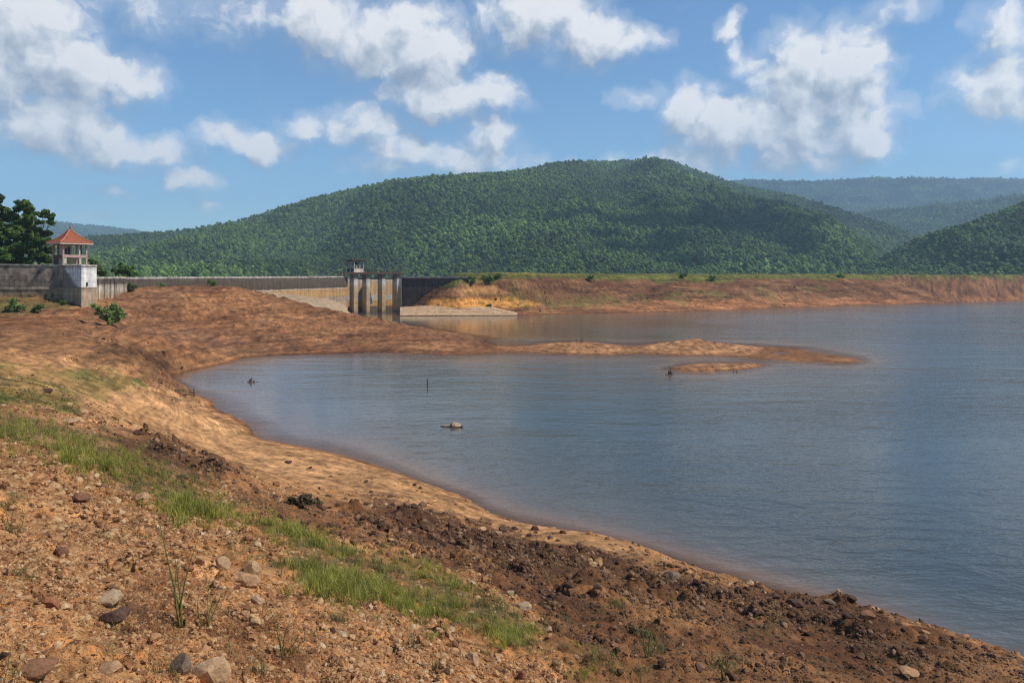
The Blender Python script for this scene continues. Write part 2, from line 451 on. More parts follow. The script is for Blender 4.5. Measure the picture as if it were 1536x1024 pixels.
col = mixc(col, col * C(.55, .48, .42), wet * .9)
col = mixc(col, C(.20, .085, .045), sstep(-.05, -.5, BZ))
col = np.clip(col, .015, .8)

nr, nc = GX.shape
idx = np.arange(nr * nc).reshape(nr, nc)
quads = np.stack([idx[:-1, :-1], idx[:-1, 1:], idx[1:, 1:], idx[1:, :-1]], -1).reshape(-1, 4)[:, ::-1]
GZ = hz
gme = np_mesh('ground', np.stack([GX, GY, GZ], -1).reshape(-1, 3), quads)
ca = gme.color_attributes.new('soil', 'FLOAT_COLOR', 'POINT')
ca.data.foreach_set('color', np.concatenate([col, np.ones(col.shape[:2] + (1,))], -1).astype(np.float32).ravel())


# ------------------------------------------------------------------ ray to ground
def G_many(px, py):
    """points of the ground seen at photo positions (first hit)"""
    px = np.asarray(px, float); py = np.asarray(py, float)
    tx = (px - CX) / F; tz = (py - HY) / F
    az = np.arctan(tx)
    j = np.clip(np.searchsorted(AZ, az), 1, len(AZ) - 1)
    j = np.where(np.abs(AZ[j - 1] - az) < np.abs(AZ[j] - az), j - 1, j)
    out = np.zeros((len(px), 3)); ok = np.zeros(len(px), bool)
    for i in range(0, len(px), 4000):
        jj = j[i:i + 4000]
        zc = GZ[:, jj]; Yc = RR[:, None] * np.cos(az[i:i + 4000])[None]
        ray = H - tz[i:i + 4000][None] * Yc
        hit = ray <= zc
        k = np.argmax(hit, 0); good = hit[k, np.arange(len(jj))] & (k > 0)
        k1 = np.maximum(k - 1, 0); ar = np.arange(len(jj))
        g0 = ray[k1, ar] - zc[k1, ar]; g1 = ray[k, ar] - zc[k, ar]
        t = np.clip(g0 / np.where(np.abs(g0 - g1) < 1e-9, 1e-9, g0 - g1), 0, 1)
        Yh = Yc[k1, ar] + t * (Yc[k, ar] - Yc[k1, ar])
        zh = zc[k1, ar] + t * (zc[k, ar] - zc[k1, ar])
        out[i:i + 4000] = np.stack([tx[i:i + 4000] * Yh, Yh, zh], -1); ok[i:i + 4000] = good
    return out, ok


def G(px, py):
    o, k = G_many([px], [py])
    return Vector(o[0])


def ground_z(x, y):
    x = np.asarray(x, float); y = np.asarray(y, float)
    a = np.arctan2(x, y); r = np.log(np.maximum(np.hypot(x, y), .51))
    i = np.clip(np.searchsorted(lr, r) - 1, 0, len(RR) - 2); fi = np.clip((r - lr[i]) / (lr[i + 1] - lr[i]), 0, 1)
    j = np.clip(np.searchsorted(AZ, a) - 1, 0, len(AZ) - 2); fj = np.clip((a - AZ[j]) / (AZ[j + 1] - AZ[j]), 0, 1)
    return (GZ[i, j] * (1 - fi) + GZ[i + 1, j] * fi) * (1 - fj) + (GZ[i, j + 1] * (1 - fi) + GZ[i + 1, j + 1] * fi) * fj


# ------------------------------------------------------------------ material helpers
class NT:
    def __init__(s, tree): s.t = tree; s.n = tree.nodes; s.l = tree.links

    def new(s, typ, **kw):
        n = s.n.new(typ)
        for k, v in kw.items(): setattr(n, k, v)
        return n

    def put(s, sock, v):
        if hasattr(v, 'is_output'): s.l.new(v, sock)
        elif isinstance(v, (tuple, list)) and len(v) == 3 and sock.type == 'RGBA': sock.default_value = (*v, 1)
        else: sock.default_value = v

    def math(s, op, a, b=None, c=None, clamp=False):
        n = s.new('ShaderNodeMath', operation=op, use_clamp=clamp)
        s.put(n.inputs[0], a)
        if b is not None: s.put(n.inputs[1], b)
        if c is not None: s.put(n.inputs[2], c)
        return n.outputs[0]

    def vmath(s, op, a, b=None, c=None, out=0):
        n = s.new('ShaderNodeVectorMath', operation=op)
        s.put(n.inputs[0], a)
        if b is not None: s.put(n.inputs[1], b)
        if c is not None: s.put(n.inputs[2], c)
        return n.outputs['Value'] if op in ('DOT_PRODUCT', 'LENGTH', 'DISTANCE') else n.outputs[0]

    def noise(s, vec, scale, detail=4, rough=.5, dist=0.0, out='Fac'):
        n = s.new('ShaderNodeTexNoise')
        if vec is not None: s.put(n.inputs['Vector'], vec)
        n.inputs['Scale'].default_value = scale; n.inputs['Detail'].default_value = detail
        n.inputs['Roughness'].default_value = rough; n.inputs['Distortion'].default_value = dist
        return n.outputs[out]

    def mix(s, f, a, b, blend='MIX'):
        n = s.new('ShaderNodeMix', data_type='RGBA', blend_type=blend)
        s.put(n.inputs[0], f); s.put(n.inputs[6], a); s.put(n.inputs[7], b)
        return n.outputs[2]

    def ramp(s, f, stops, interp='LINEAR'):
        n = s.new('ShaderNodeValToRGB'); r = n.color_ramp; r.interpolation = interp
        while len(r.elements) < len(stops): r.elements.new(.5)
        for e, (p, c) in zip(r.elements, stops):
            e.position = p; e.color = (*c, 1) if hasattr(c, '__len__') else (c, c, c, 1)
        s.put(n.inputs[0], f)
        return n.outputs[0]

    def maprange(s, v, a, b, c=0., d=1., smooth=False):
        n = s.new('ShaderNodeMapRange', interpolation_type='SMOOTHSTEP' if smooth else 'LINEAR')
        s.put(n.inputs[0], v)
        for k, q in zip((1, 2, 3, 4), (a, b, c, d)): s.put(n.inputs[k], q)
        return n.outputs[0]

    def bump(s, h, strength=.5, dist=.1, nrm=None):
        n = s.new('ShaderNodeBump'); n.inputs['Strength'].default_value = strength; n.inputs['Distance'].default_value = dist
        s.put(n.inputs['Height'], h)
        if nrm is not None: s.put(n.inputs['Normal'], nrm)
        return n.outputs[0]


def material(name):
    m = bpy.data.materials.new(name); m.use_nodes = True
    t = NT(m.node_tree)
    b = t.n['Principled BSDF']
    return m, t, b


def setp(b, t, col=None, rough=None, spec=None, nrm=None):
    if col is not None: t.put(b.inputs['Base Color'], col)
    if rough is not None: t.put(b.inputs['Roughness'], rough)
    if spec is not None: t.put(b.inputs['Specular IOR Level'], spec)
    if nrm is not None: t.put(b.inputs['Normal'], nrm)


def simple(name, c, rough=.8, var=.25, scale=3.0, spec=.3, bump=.3, rnd=0.0):
    """coloured material with mottling; rnd = variation between copies"""
    m, t, b = material(name)
    tc = t.new('ShaderNodeTexCoord').outputs['Object']
    n = t.noise(tc, scale, 6, .6)
    f = t.maprange(n, .25, .75, 1 - var, 1 + var)
    cc = t.vmath('SCALE', t.mix(0.0, c, c)); cc.node.inputs['Scale'].default_value = 1
    t.put(cc.node.inputs['Scale'], f)
    if rnd:
        oi = t.new('ShaderNodeObjectInfo').outputs['Random']
        g = t.maprange(oi, 0, 1, 1 - rnd, 1 + rnd)
        c2 = t.vmath('SCALE', cc); t.put(c2.node.inputs['Scale'], g); cc = c2
    setp(b, t, cc, rough, spec, t.bump(n, bump, .05))
    return m


# ground
m_ground, t, b = material('soil')
at = t.new('ShaderNodeVertexColor'); at.layer_name = 'soil'
pos = t.new('ShaderNodeNewGeometry').outputs['Position']
na = t.noise(pos, 1.1, 8, .62); nb = t.noise(pos, 9, 6, .65); nc_ = t.noise(pos, 45, 4, .6)
f = t.math('MULTIPLY', t.maprange(na, .3, .7, .72, 1.28), t.maprange(nb, .3, .7, .70, 1.30))
f = t.math('MULTIPLY', f, t.maprange(nc_, .3, .7, .65, 1.35))
c = t.vmath('SCALE', at.outputs['Color']); t.put(c.node.inputs['Scale'], f)
hgt = t.math('ADD', t.math('MULTIPLY', nb, .6), t.math('MULTIPLY', nc_, .25))
setp(b, t, c, .92, .15, t.bump(hgt, .9, .09))
ground = tag(link('ground', gme, m_ground), kind='structure')

# ------------------------------------------------------------------ water: murky body with suspended silt in the shallows, rippled surface
wr = np.arange(40, nr, 2); wc = np.arange(0, nc, 2)
wx = GX[np.ix_(wr, wc)]; wy = GY[np.ix_(wr, wc)]; wz = BZ[np.ix_(wr, wc)]; wgz = GZ[np.ix_(wr, wc)]
wi = np.arange(wx.size).reshape(wx.shape)
keep = np.minimum.reduce([wgz[:-1, :-1], wgz[1:, :-1], wgz[:-1, 1:], wgz[1:, 1:]]) < .12
# the lake only: nothing downstream of the dams
yy = wy[:-1, :-1]; pxx = proj(wx, wy, wz * 0)[0][:-1, :-1]
lim = np.interp(pxx, [a[0] for a in EMB], [W(*a)[1] + 4 for a in EMB])
keep &= (yy < np.where(pxx < 640, 178, lim)) & (pxx > 200)
wq = np.stack([wi[:-1, :-1], wi[:-1, 1:], wi[1:, 1:], wi[1:, :-1]], -1)[keep][:, ::-1]
used, inv = np.unique(wq, return_inverse=True)
wv = np.stack([wx, wy, np.zeros_like(wx)], -1).reshape(-1, 3)[used]
wme = np_mesh('water', wv, inv.reshape(-1, 4))
silt = 1.0 * np.exp(-np.maximum(-wz, 0) / .55).reshape(-1)[used]
sh_ = (.30 + .70 * sstep(-22, 22, wv[:, 0])) * (1 - .62 * sstep(84, 100, wv[:, 1]) * sstep(45, 10, wv[:, 0]))
sa = wme.attributes.new('wind', 'FLOAT', 'POINT'); sa.data.foreach_set('value', sh_.astype(np.float32))
da = wme.attributes.new('depth', 'FLOAT', 'POINT')
da.data.foreach_set('value', np.maximum(-wz, 0).reshape(-1)[used].astype(np.float32))
m_water, t, b = material('lake_water')
dep = t.new('ShaderNodeAttribute', attribute_name='depth').outputs['Fac']
pos = t.new('ShaderNodeNewGeometry').outputs['Position']
sp = t.vmath('MULTIPLY', pos, (.55, 1.0, 1.0))
big = t.noise(pos, .05, 3, .5)
dn = t.math('ADD', dep, t.math('MULTIPLY', t.math('SUBTRACT', t.noise(pos, .35, 4, .6), .5), .25))
body = t.ramp(t.math('DIVIDE', dn, 3.0), [(0.0, (.22, .118, .062)), (.10, (.18, .108, .065)), (.27, (.11, .088, .068)), (.52, (.082, .082, .072)), (1, (.055, .062, .058))])
rip1 = t.noise(sp, 1.5, 3, .55, .3)
rip2 = t.noise(t.vmath('MULTIPLY', pos, (1.2, 2.6, 1.)), 2.6, 3, .55, .2)
rip3 = t.noise(t.vmath('MULTIPLY', pos, (.25, .75, 1.)), .55, 2, .5, .4)
calm = t.maprange(big, .38, .62, .45, 1.0)
hh = t.math('ADD', t.math('ADD', t.math('MULTIPLY', rip1, .55), t.math('MULTIPLY', rip2, .16)), t.math('MULTIPLY', rip3, .9))
hh = t.math('MULTIPLY', t.math('MULTIPLY', hh, calm), t.new('ShaderNodeAttribute', attribute_name='wind').outputs['Fac'])
bp = t.bump(hh, .55, .28)
setp(b, t, body, t.math('MULTIPLY_ADD', t.new('ShaderNodeAttribute', attribute_name='wind').outputs['Fac'], .12, .015), .5, bp)
b.inputs['IOR'].default_value = 1.33
tr = t.new('ShaderNodeBsdfTransparent')
mx = t.new('ShaderNodeMixShader')
t.put(mx.inputs[0], t.maprange(dn, 0.0, .35, .45, 1.0))
t.l.new(tr.outputs[0], mx.inputs[1]); t.l.new(b.outputs[0], mx.inputs[2])
t.l.new(mx.outputs[0], t.n['Material Output'].inputs['Surface'])
water = tag(link('water', wme, m_water), kind='structure')

# far ground sheet under everything
mb = MB()
v = [mb.bm.verts.new(p) for p in ((-3650, -380, -6.5), (4250, -380, -6.5), (4250, 4050, -6.5), (-3650, 4050, -6.5))]
mb.bm.faces.new(v)
m_plain = simple('valley_floor', (.10, .11, .05), .95, .3, .02)
tag(mb.build('terrain', m_plain), kind='structure')

# ------------------------------------------------------------------ hills
class Hill:
    def __init__(s, crest, D0, D1, seed, gully, zb=-2.0, lower=3.2, scale=180.):
        s.c = np.array(crest, float); s.D0 = D0; s.D1 = D1; s.seed = seed; s.g = gully; s.zb = zb; s.lower = lower; s.sc = scale

    def at(s, px, t):
        D1 = np.interp(px, [a for a, _ in s.D1], [b for _, b in s.D1]); D0 = np.interp(px, [a for a, _ in s.D0], [b for _, b in s.D0])
        Y = D0 + (D1 - D0) * t; X = (px - CX) / F * Y
        # smooth crest line
        acc = 0
        for o in (-24, -12, 0, 12, 24): acc = acc + np.interp(px + o, s.c[:, 0], s.c[:, 1])
        zc = H + (HY - acc / 5) / F * D1 - s.lower
        tt = np.minimum(t, 1.0)
        pr = .35 * tt + .65 * (tt * tt * (3 - 2 * tt)) + .10 * np.sin(math.pi * tt)
        z = s.zb + (zc - s.zb) * pr
        own = z
        wgt = np.clip(4 * t * (1.02 - t), 0, 1)
        gl = np.minimum(np.abs(fbm(X / s.sc, Y / (s.sc * 3.2), 4, s.seed)) * 2.6, 1.2) - 1.0
        z = z + s.g * wgt * gl + s.g * .22 * wgt * fbm(X / (s.sc * .35), Y / (s.sc * .5), 3, s.seed + 5) + s.lower * .5 * fbm(X / 38, Y / 60, 3, s.seed + 9) * np.clip(t * 3, 0, 1)
        # keep the crest line the highest thing in view
        lim_ = H + (zc - H) / D1 * Y - .2
        z = np.where(t < 1, np.minimum(z, np.maximum(lim_, own - 4)), z)
        z = np.where(t > 1, z - (t - 1) * (D1 - D0) * .5, z)
        return X, Y, z

    def mesh(s, name, mat, px0, px1, npx, nt):
        pxs, ts = np.meshgrid(np.linspace(px0, px1, npx), np.linspace(0, 1.3, nt), indexing='xy')
        X, Y, Z = s.at(pxs, ts)
        i = np.arange(npx * nt).reshape(nt, npx)
        q = np.stack([i[:-1, :-1], i[:-1, 1:], i[1:, 1:], i[1:, :-1]], -1).reshape(-1, 4)
        return tag(link(name, np_mesh(name, np.stack([X, Y, Z], -1).reshape(-1, 3), q), mat), kind='structure')

    def sample(s, n, px0, px1, t1=1.04):
        # uniform per area: draw (px,t), weight by the ground area of a cell
        m = int(n * 2.6)
        px = rng.uniform(px0, px1, m); t = rng.uniform(0, t1, m)
        X, Y, Z = s.at(px, t)
        D1 = np.interp(px, [a for a, _ in s.D1], [b for _, b in s.D1]); D0 = np.interp(px, [a for a, _ in s.D0], [b for _, b in s.D0])
        w = Y * (D1 - D0); k = rng.random(m) < w / w.max()
        k = np.nonzero(k)[0][:n]
        return np.stack([X[k], Y[k], Z[k]], -1)


h_main = Hill([(-400, 372), (-150, 366), (0, 362), (100, 358), (150, 352), (200, 346), (270, 340), (330, 333), (380, 325), (410, 316), (440, 307), (480, 299), (520, 290), (560, 282), (600, 274), (650, 269), (700, 267), (760, 262),
               (800, 258), (830, 253), (860, 245), (900, 240), (940, 237), (980, 235), (1005, 237), (1022, 245), (1050, 255), (1080, 266), (1110, 273), (1150, 280), (1200, 292), (1250, 306), (1300, 322), (1350, 340), (1400, 362), (1450, 390), (1500, 420)],
              [(-400, 380), (1500, 480)], [(-400, 900), (150, 980), (600, 1200), (980, 1380), (1150, 1300), (1300, 1120), (1500, 900)], 900, 58, scale=270.)
h_right = Hill([(1200, 425), (1260, 415), (1290, 401), (1330, 382), (1370, 361), (1410, 346), (1450, 335), (1500, 321), (1536, 309), (1600, 292), (1700, 275), (1900, 260)],
               [(1200, 400), (1900, 360)], [(1200, 560), (1536, 660), (1900, 640)], 930, 14, lower=4.0, scale=90.)
h_mid = Hill([(1000, 400), (1150, 362), (1230, 335), (1290, 319), (1340, 315), (1400, 311), (1450, 304), (1500, 298), (1536, 293), (1650, 284), (1900, 270)], [(1000, 1150), (1900, 1000)],
             [(1000, 1700), (1900, 1900)], 960, 14)
h_far = Hill([(800, 300), (1000, 282), (1090, 274), (1130, 273), (1200, 274), (1260, 272), (1300, 270), (1400, 270), (1536, 269), (1700, 266), (2000, 262)], [(800, 1900), (2000, 1900)], [(800, 3200), (2000, 3000)], 990, 40, scale=420.)
h_left = Hill([(-500, 300), (-200, 318), (0, 326), (60, 331), (95, 334), (130, 337), (170, 342), (210, 348), (260, 356), (330, 372)], [(-500, 2000), (330, 2000)], [(-500, 3400), (330, 3400)], 1020, 40, scale=420.)

m_floor = simple('forest_floor', (.05, .075, .028), .95, .3, .02, .1)
h_main.mesh('hills', m_floor, -420, 1500, 320, 120)
h_right.mesh('hills', m_floor, 1200, 1900, 160, 80)
h_mid.mesh('hills', m_floor, 1000, 1900, 160, 60)
h_far.mesh('hills', m_floor, 800, 2000, 160, 50)
h_left.mesh('hills', m_floor, -500, 330, 120, 50)


# ------------------------------------------------------------------ scattering of uncountable cover
def protos(cname, meshes, mat):
    c = bpy.data.collections.new(cname)
    for k, me in enumerate(meshes):
        if not me.materials: me.materials.append(mat)
        o = bpy.data.objects.new('%s_%02d' % (cname, k), me); c.objects.link(o)
    return c


def scatter(name, pts, rot, scl, pick, coll):
    me = bpy.data.meshes.new(name)
    n = len(pts)
    me.vertices.add(n); me.vertices.foreach_set('co', np.asarray(pts, np.float32).ravel())
    for nm, ty, arr, key in (('rot', 'FLOAT_VECTOR', rot, 'vector'), ('scl', 'FLOAT_VECTOR', scl, 'vector'), ('pick', 'INT', pick, 'value')):
        a = me.attributes.new(nm, ty, 'POINT')
        a.data.foreach_set(key, np.asarray(arr, np.int32 if ty == 'INT' else np.float32).ravel())
    o = link(name, me)
    g = bpy.data.node_groups.new(name + '_scatter', 'GeometryNodeTree')
    g.interface.new_socket('Geometry', in_out='INPUT', socket_type='NodeSocketGeometry')
    g.interface.new_socket('Geometry', in_out='OUTPUT', socket_type='NodeSocketGeometry')
    t = NT(g)
    gi = t.new('NodeGroupInput'); go = t.new('NodeGroupOutput')
    ci = t.new('GeometryNodeCollectionInfo'); ci.inputs['Collection'].default_value = coll
    ci.inputs['Separate Children'].default_value = True; ci.inputs['Reset Children'].default_value = True
    iop = t.new('GeometryNodeInstanceOnPoints'); iop.inputs['Pick Instance'].default_value = True
    t.l.new(gi.outputs[0], iop.inputs['Points']); t.l.new(ci.outputs[0], iop.inputs['Instance'])
    for nm, ty, sk in (('rot', 'FLOAT_VECTOR', 'Rotation'), ('scl', 'FLOAT_VECTOR', 'Scale'), ('pick', 'INT', 'Instance Index')):
        na_ = t.new('GeometryNodeInputNamedAttribute', data_type=ty); na_.inputs[0].default_value = nm
        if sk == 'Rotation':
            e = t.new('FunctionNodeEulerToRotation'); t.l.new(na_.outputs[0], e.inputs[0]); t.l.new(e.outputs[0], iop.inputs[sk])
        else: t.l.new(na_.outputs[0], iop.inputs[sk])
    t.l.new(iop.outputs[0], go.inputs[0])
    md = o.modifiers.new('scatter', 'NODES'); md.node_group = g
    return o


def ico(sub):
    bm = bmesh.new(); bmesh.ops.create_icosphere(bm, subdivisions=sub, radius=1)
    V = np.array([v.co[:] for v in bm.verts]); Fc = np.array([[v.index for v in f.verts] for f in bm.faces]); bm.free()
    return V, Fc


ICO1, ICO2 = ico(1), ico(2)


def crown_mesh(k, nb=9, nleaf=420, tall=1.0):
    """unit crown (radius about 1): dark lumps inside, a skin of leaf sprays around them"""
    r = np.random.default_rng(100 + k)
    Vs, Fs, off = [], [], 0
    cs = []
    for i in range(nb):
        a = r.uniform(0, 6.283); h = r.uniform(-.25, .85) * tall; rr = r.uniform(.15, .72) * (1 - .5 * max(h, 0) / tall)
        c = np.array([math.cos(a) * rr, math.sin(a) * rr, h + .45]); s = r.uniform(.30, .5)
        cs.append((c, s))
        V, Fc = ICO1
        v = V * (1 + .35 * (r.random((len(V), 1)) - .5)) * s * .86 * np.array([1, 1, .8]) + c
        Vs.append(v); Fs.append(Fc + off); off += len(v)
    # leaf sprays: small triangles over the lumps
    for i in range(nleaf):
        c, s = cs[r.integers(nb)]
        d = r.normal(size=3); d /= np.linalg.norm(d); d[2] = abs(d[2]) * .9 - .15
        p = c + d * s * np.array([1, 1, .8]) * r.uniform(.85, 1.22)
        u = np.cross(d, r.normal(size=3)); u /= np.linalg.norm(u) + 1e-9; w = np.cross(d, u) + d * r.uniform(-.5, .5)
        q = r.uniform(.05, .12)
        Vs.append(np.stack([p - u * q, p + u * q, p + w * q * 1.5])); Fs.append(np.array([[0, 1, 2]]) + off); off += 3
    return np_mesh('crown', np.concatenate(Vs), np.concatenate(Fs), False, 3)


def leaf_mat(name, c, c2, rnd=.35):
    m, t, b = material(name)
    oi = t.new('ShaderNodeObjectInfo').outputs['Random']
    geo = t.new('ShaderNodeNewGeometry')
    isl = geo.outputs['Random Per Island']
    f = t.math('MULTIPLY_ADD', isl, .35, t.math('MULTIPLY', oi, .65))
    cc = t.mix(f, c, c2)
    big = t.noise(geo.outputs['Position'], .0075, 5, .62)  # broad tone patches, partly painted cloud shade and sunlit stretches of the forest
    f = t.math('ADD', f, t.math('MULTIPLY', t.math('SUBTRACT', big, .5), 2.4), clamp=True)
    cs = t.vmath('SCALE', cc); t.put(cs.node.inputs['Scale'], t.math('MULTIPLY', t.maprange(t.math('FRACT', t.math('MULTIPLY', oi, 7.31)), 0, 1, 1 - rnd, 1 + rnd), t.maprange(big, .35, .65, .55, 1.4)))
    setp(b, t, cs, .6, .25)
    b.inputs['Subsurface Weight'].default_value = 0
    tl = t.new('ShaderNodeBsdfTranslucent'); t.put(tl.inputs['Color'], cs)
    mx = t.new('ShaderNodeMixShader'); mx.inputs[0].default_value = .22
    t.l.new(b.outputs[0], mx.inputs[1]); t.l.new(tl.outputs[0], mx.inputs[2]); t.l.new(mx.outputs[0], t.n['Material Output'].inputs['Surface'])
    return m


m_forest = leaf_mat('forest_leaves', (.038, .095, .020), (.175, .25, .045), .42)
fc = protos('forest_crown', [crown_mesh(k, 8 + k % 4, 240, (1.0, 1.2, .85, 1.05, 1.3)[k % 5]) for k in range(7)], m_forest)


def forest(name, hill, n, px0, px1, size, lab):
    p = hill.sample(n, px0, px1)
    n = len(p)
    s = size * (rng.lognormal(0, .36, n)); s = np.clip(s, size * .5, size * 1.75)
    patch = vnoise(p[:, 0] / 60, p[:, 1] / 90, 77)
    s *= .65 + .7 * patch
    scl = np.stack([s, s, s * rng.uniform(.85, 1.35, n)], -1)
    p[:, 2] -= .15 * s
    rot = np.stack([rng.uniform(-.12, .12, n), rng.uniform(-.12, .12, n), rng.uniform(0, 6.28, n)], -1)
    return tag(scatter(name, p, rot, scl, rng.integers(0, 7, n), fc), lab, 'forest', kind='stuff')


forest('hillside_forest', h_main, 115000, -150, 1480, 2.1, 'dense green forest covering the long main hill behind the dam')
forest('hillside_forest', h_right, 20000, 1210, 1720, 2.2, 'dark green forest on the nearest hill at the right edge')
forest('hillside_forest', h_mid, 20000, 1020, 1720, 2.9, 'hazy forest on the low ridge between the two right hills')
forest('hillside_forest', h_far, 28000, 1040, 1720, 4.0, 'bluish forest on the flat-topped ridge far away on the right')
forest('hillside_forest', h_left, 18000, -60, 330, 3.8, 'bluish forest on the distant ridge behind the pavilion')
# ------------------------------------------------------------------ concrete materials
def concrete(name, bands, streak=.5, base_noise=.3, zs=(0, 10), horiz=.35, rough=.9, diag=False):
    """weathered concrete: water-mark bands by height, vertical run-off streaks, patches"""
    m, t, b = material(name)
    pos = t.new('ShaderNodeNewGeometry').outputs['Position']
    s = t.new('ShaderNodeSeparateXYZ'); t.put(s.inputs[0], pos)
    wob = t.math('MULTIPLY', t.math('SUBTRACT', t.noise(pos, .7, 5, .6), .5), horiz)
    z = t.math('ADD', s.outputs[2], wob)
    f = t.maprange(z, zs[0], zs[1])
    c = t.ramp(f, [((q - zs[0]) / (zs[1] - zs[0]), cc) for q, cc in bands])
    st = t.noise(t.vmath('MULTIPLY', pos, (1, 1, .06)), 2.6, 6, .65)
    c2 = t.vmath('SCALE', c); t.put(c2.node.inputs['Scale'], t.maprange(st, .3, .7, 1 - streak, 1 + streak * .75))
    pt = t.noise(pos, 1.3, 7, .65)
    c3 = t.vmath('SCALE', c2); t.put(c3.node.inputs['Scale'], t.maprange(pt, .3, .7, 1 - base_noise, 1 + base_noise))
    hz_ = t.noise(t.vmath('MULTIPLY', pos, (.05, .05, 1)), 5, 4, .6)
    c4 = t.vmath('SCALE', c3); t.put(c4.node.inputs['Scale'], t.maprange(hz_, .35, .65, .86, 1.12))
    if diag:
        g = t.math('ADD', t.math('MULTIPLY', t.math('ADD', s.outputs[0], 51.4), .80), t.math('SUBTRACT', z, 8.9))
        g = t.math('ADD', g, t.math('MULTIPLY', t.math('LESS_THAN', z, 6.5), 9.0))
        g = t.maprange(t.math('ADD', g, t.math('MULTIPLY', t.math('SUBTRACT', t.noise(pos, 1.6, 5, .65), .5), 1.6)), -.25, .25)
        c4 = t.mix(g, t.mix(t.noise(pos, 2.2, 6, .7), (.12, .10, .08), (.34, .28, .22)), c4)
    setp(b, t, c4, rough, .2, t.bump(pt, .4, .06))
    return m


m_dam = concrete('dam_concrete', [(0, (.40, .27, .16)), (2.2, (.38, .26, .16)), (2.8, (.30, .23, .17)), (3.6, (.30, .21, .13)), (3.9, (.40, .235, .095)), (5.1, (.38, .225, .10)), (5.3, (.42, .34, .25)), (5.45, (.085, .06, .042)), (7.1, (.105, .08, .06)), (7.7, (.16, .125, .10))], .35, .25)
m_cope = concrete('coping_concrete', [(0, (.36, .31, .26)), (10, (.40, .35, .30))], .25, .6, horiz=.1)
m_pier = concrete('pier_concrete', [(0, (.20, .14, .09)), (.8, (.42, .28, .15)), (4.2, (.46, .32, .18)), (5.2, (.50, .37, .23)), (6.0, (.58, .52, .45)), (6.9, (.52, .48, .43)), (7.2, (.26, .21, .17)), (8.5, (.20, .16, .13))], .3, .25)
m_dark = concrete('stained_concrete', [(0, (.20, .135, .08)), (2.0, (.16, .105, .065)), (4.0, (.11, .075, .05)), (5.2, (.14, .095, .065)), (5.6, (.07, .05, .04)), (7.3, (.075, .055, .042)), (8, (.17, .14, .11))], .5, .3)
m_rust = simple('rusty_deck', (.10, .055, .04), .85, .4, 2)
m_lwall = concrete('lichen_wall', [(3, (.22, .14, .08)), (5.2, (.25, .165, .095)), (6.2, (.26, .18, .11)), (6.45, (.40, .31, .22)), (6.6, (.175, .135, .10)), (8.2, (.22, .17, .13)), (9.2, (.28, .23, .18))], .28, .75, (3, 10))
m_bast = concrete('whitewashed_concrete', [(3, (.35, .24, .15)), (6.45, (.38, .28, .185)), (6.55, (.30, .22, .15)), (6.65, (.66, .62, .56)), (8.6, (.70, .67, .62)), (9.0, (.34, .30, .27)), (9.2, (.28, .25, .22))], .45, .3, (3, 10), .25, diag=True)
m_recess = concrete('streaked_concrete', [(3, (.40, .28, .17)), (5.4, (.38, .27, .17)), (6.3, (.44, .38, .30)), (6.7, (.30, .25, .2)), (6.95, (.09, .075, .06)), (7.6, (.10, .085, .07)), (8, (.3, .26, .22))], 1.0, .3, (3, 10))
m_apron = concrete('pale_concrete', [(0, (.36, .25, .155)), (1.2, (.38, .27, .165)), (3, (.33, .235, .145)), (6, (.28, .185, .11))], .2, .4, (0, 7))


def wall_strip(mbb, pts, thick, z0, z1, side=1):
    """a wall along a ground polyline; thickness to the left (+) of the walking direction; z lists allowed"""
    n = len(pts)
    z0 = z0 if hasattr(z0, '__len__') else [z0] * n
    z1 = z1 if hasattr(z1, '__len__') else [z1] * n
    Pn = [Vector((p[0], p[1])) for p in pts]
    offs = []
    for i in range(n):
        d = (Pn[min(i + 1, n - 1)] - Pn[max(i - 1, 0)]).normalized()
        offs.append(Pn[i] + Vector((-d.y, d.x)) * thick * side)
    bm = mbb.bm
    a = [[bm.verts.new((p.x, p.y, z)) for p, z in zip(Pn, zz)] for zz in (z0, z1)]
    o = [[bm.verts.new((p.x, p.y, z)) for p, z in zip(offs, zz)] for zz in (z0, z1)]
    for i in range(n - 1):
        bm.faces.new((a[0][i], a[0][i + 1], a[1][i + 1], a[1][i]))
        bm.faces.new((o[0][i + 1], o[0][i], o[1][i], o[1][i + 1]))
        bm.faces.new((a[1][i], a[1][i + 1], o[1][i + 1], o[1][i]))
        bm.faces.new((a[0][i + 1], a[0][i], o[0][i], o[0][i + 1]))
    for i in (0, n - 1):
        bm.faces.new((a[0][i], a[1][i], o[1][i], o[0][i]))
    return mbb


# ------------------------------------------------------------------ long dam wall from the pavilion to the gates
def XY(px, Y): return ((px - CX) / F * Y, Y)


dam0, dam1 = XY(189, 100.5), XY(521.5, 159.2)
nseg = 14
dl = [(dam0[0] + (dam1[0] - dam0[0]) * k / nseg, dam0[1] + (dam1[1] - dam0[1]) * k / nseg) for k in range(nseg + 1)]
rt = empty('dam_wall', (0, 0, 0)); tag(rt, 'long concrete dam wall with ochre water marks running from the pavilion to the spillway gates', 'dam wall')
wall_strip(MB(), dl, 1.6, -1.5, 7.42).build('wall', m_dam, rt)
wall_strip(MB(), [(p[0] + .06, p[1] - .02) for p in dl], .5, 7.423, 7.70).build('coping', m_cope, rt)
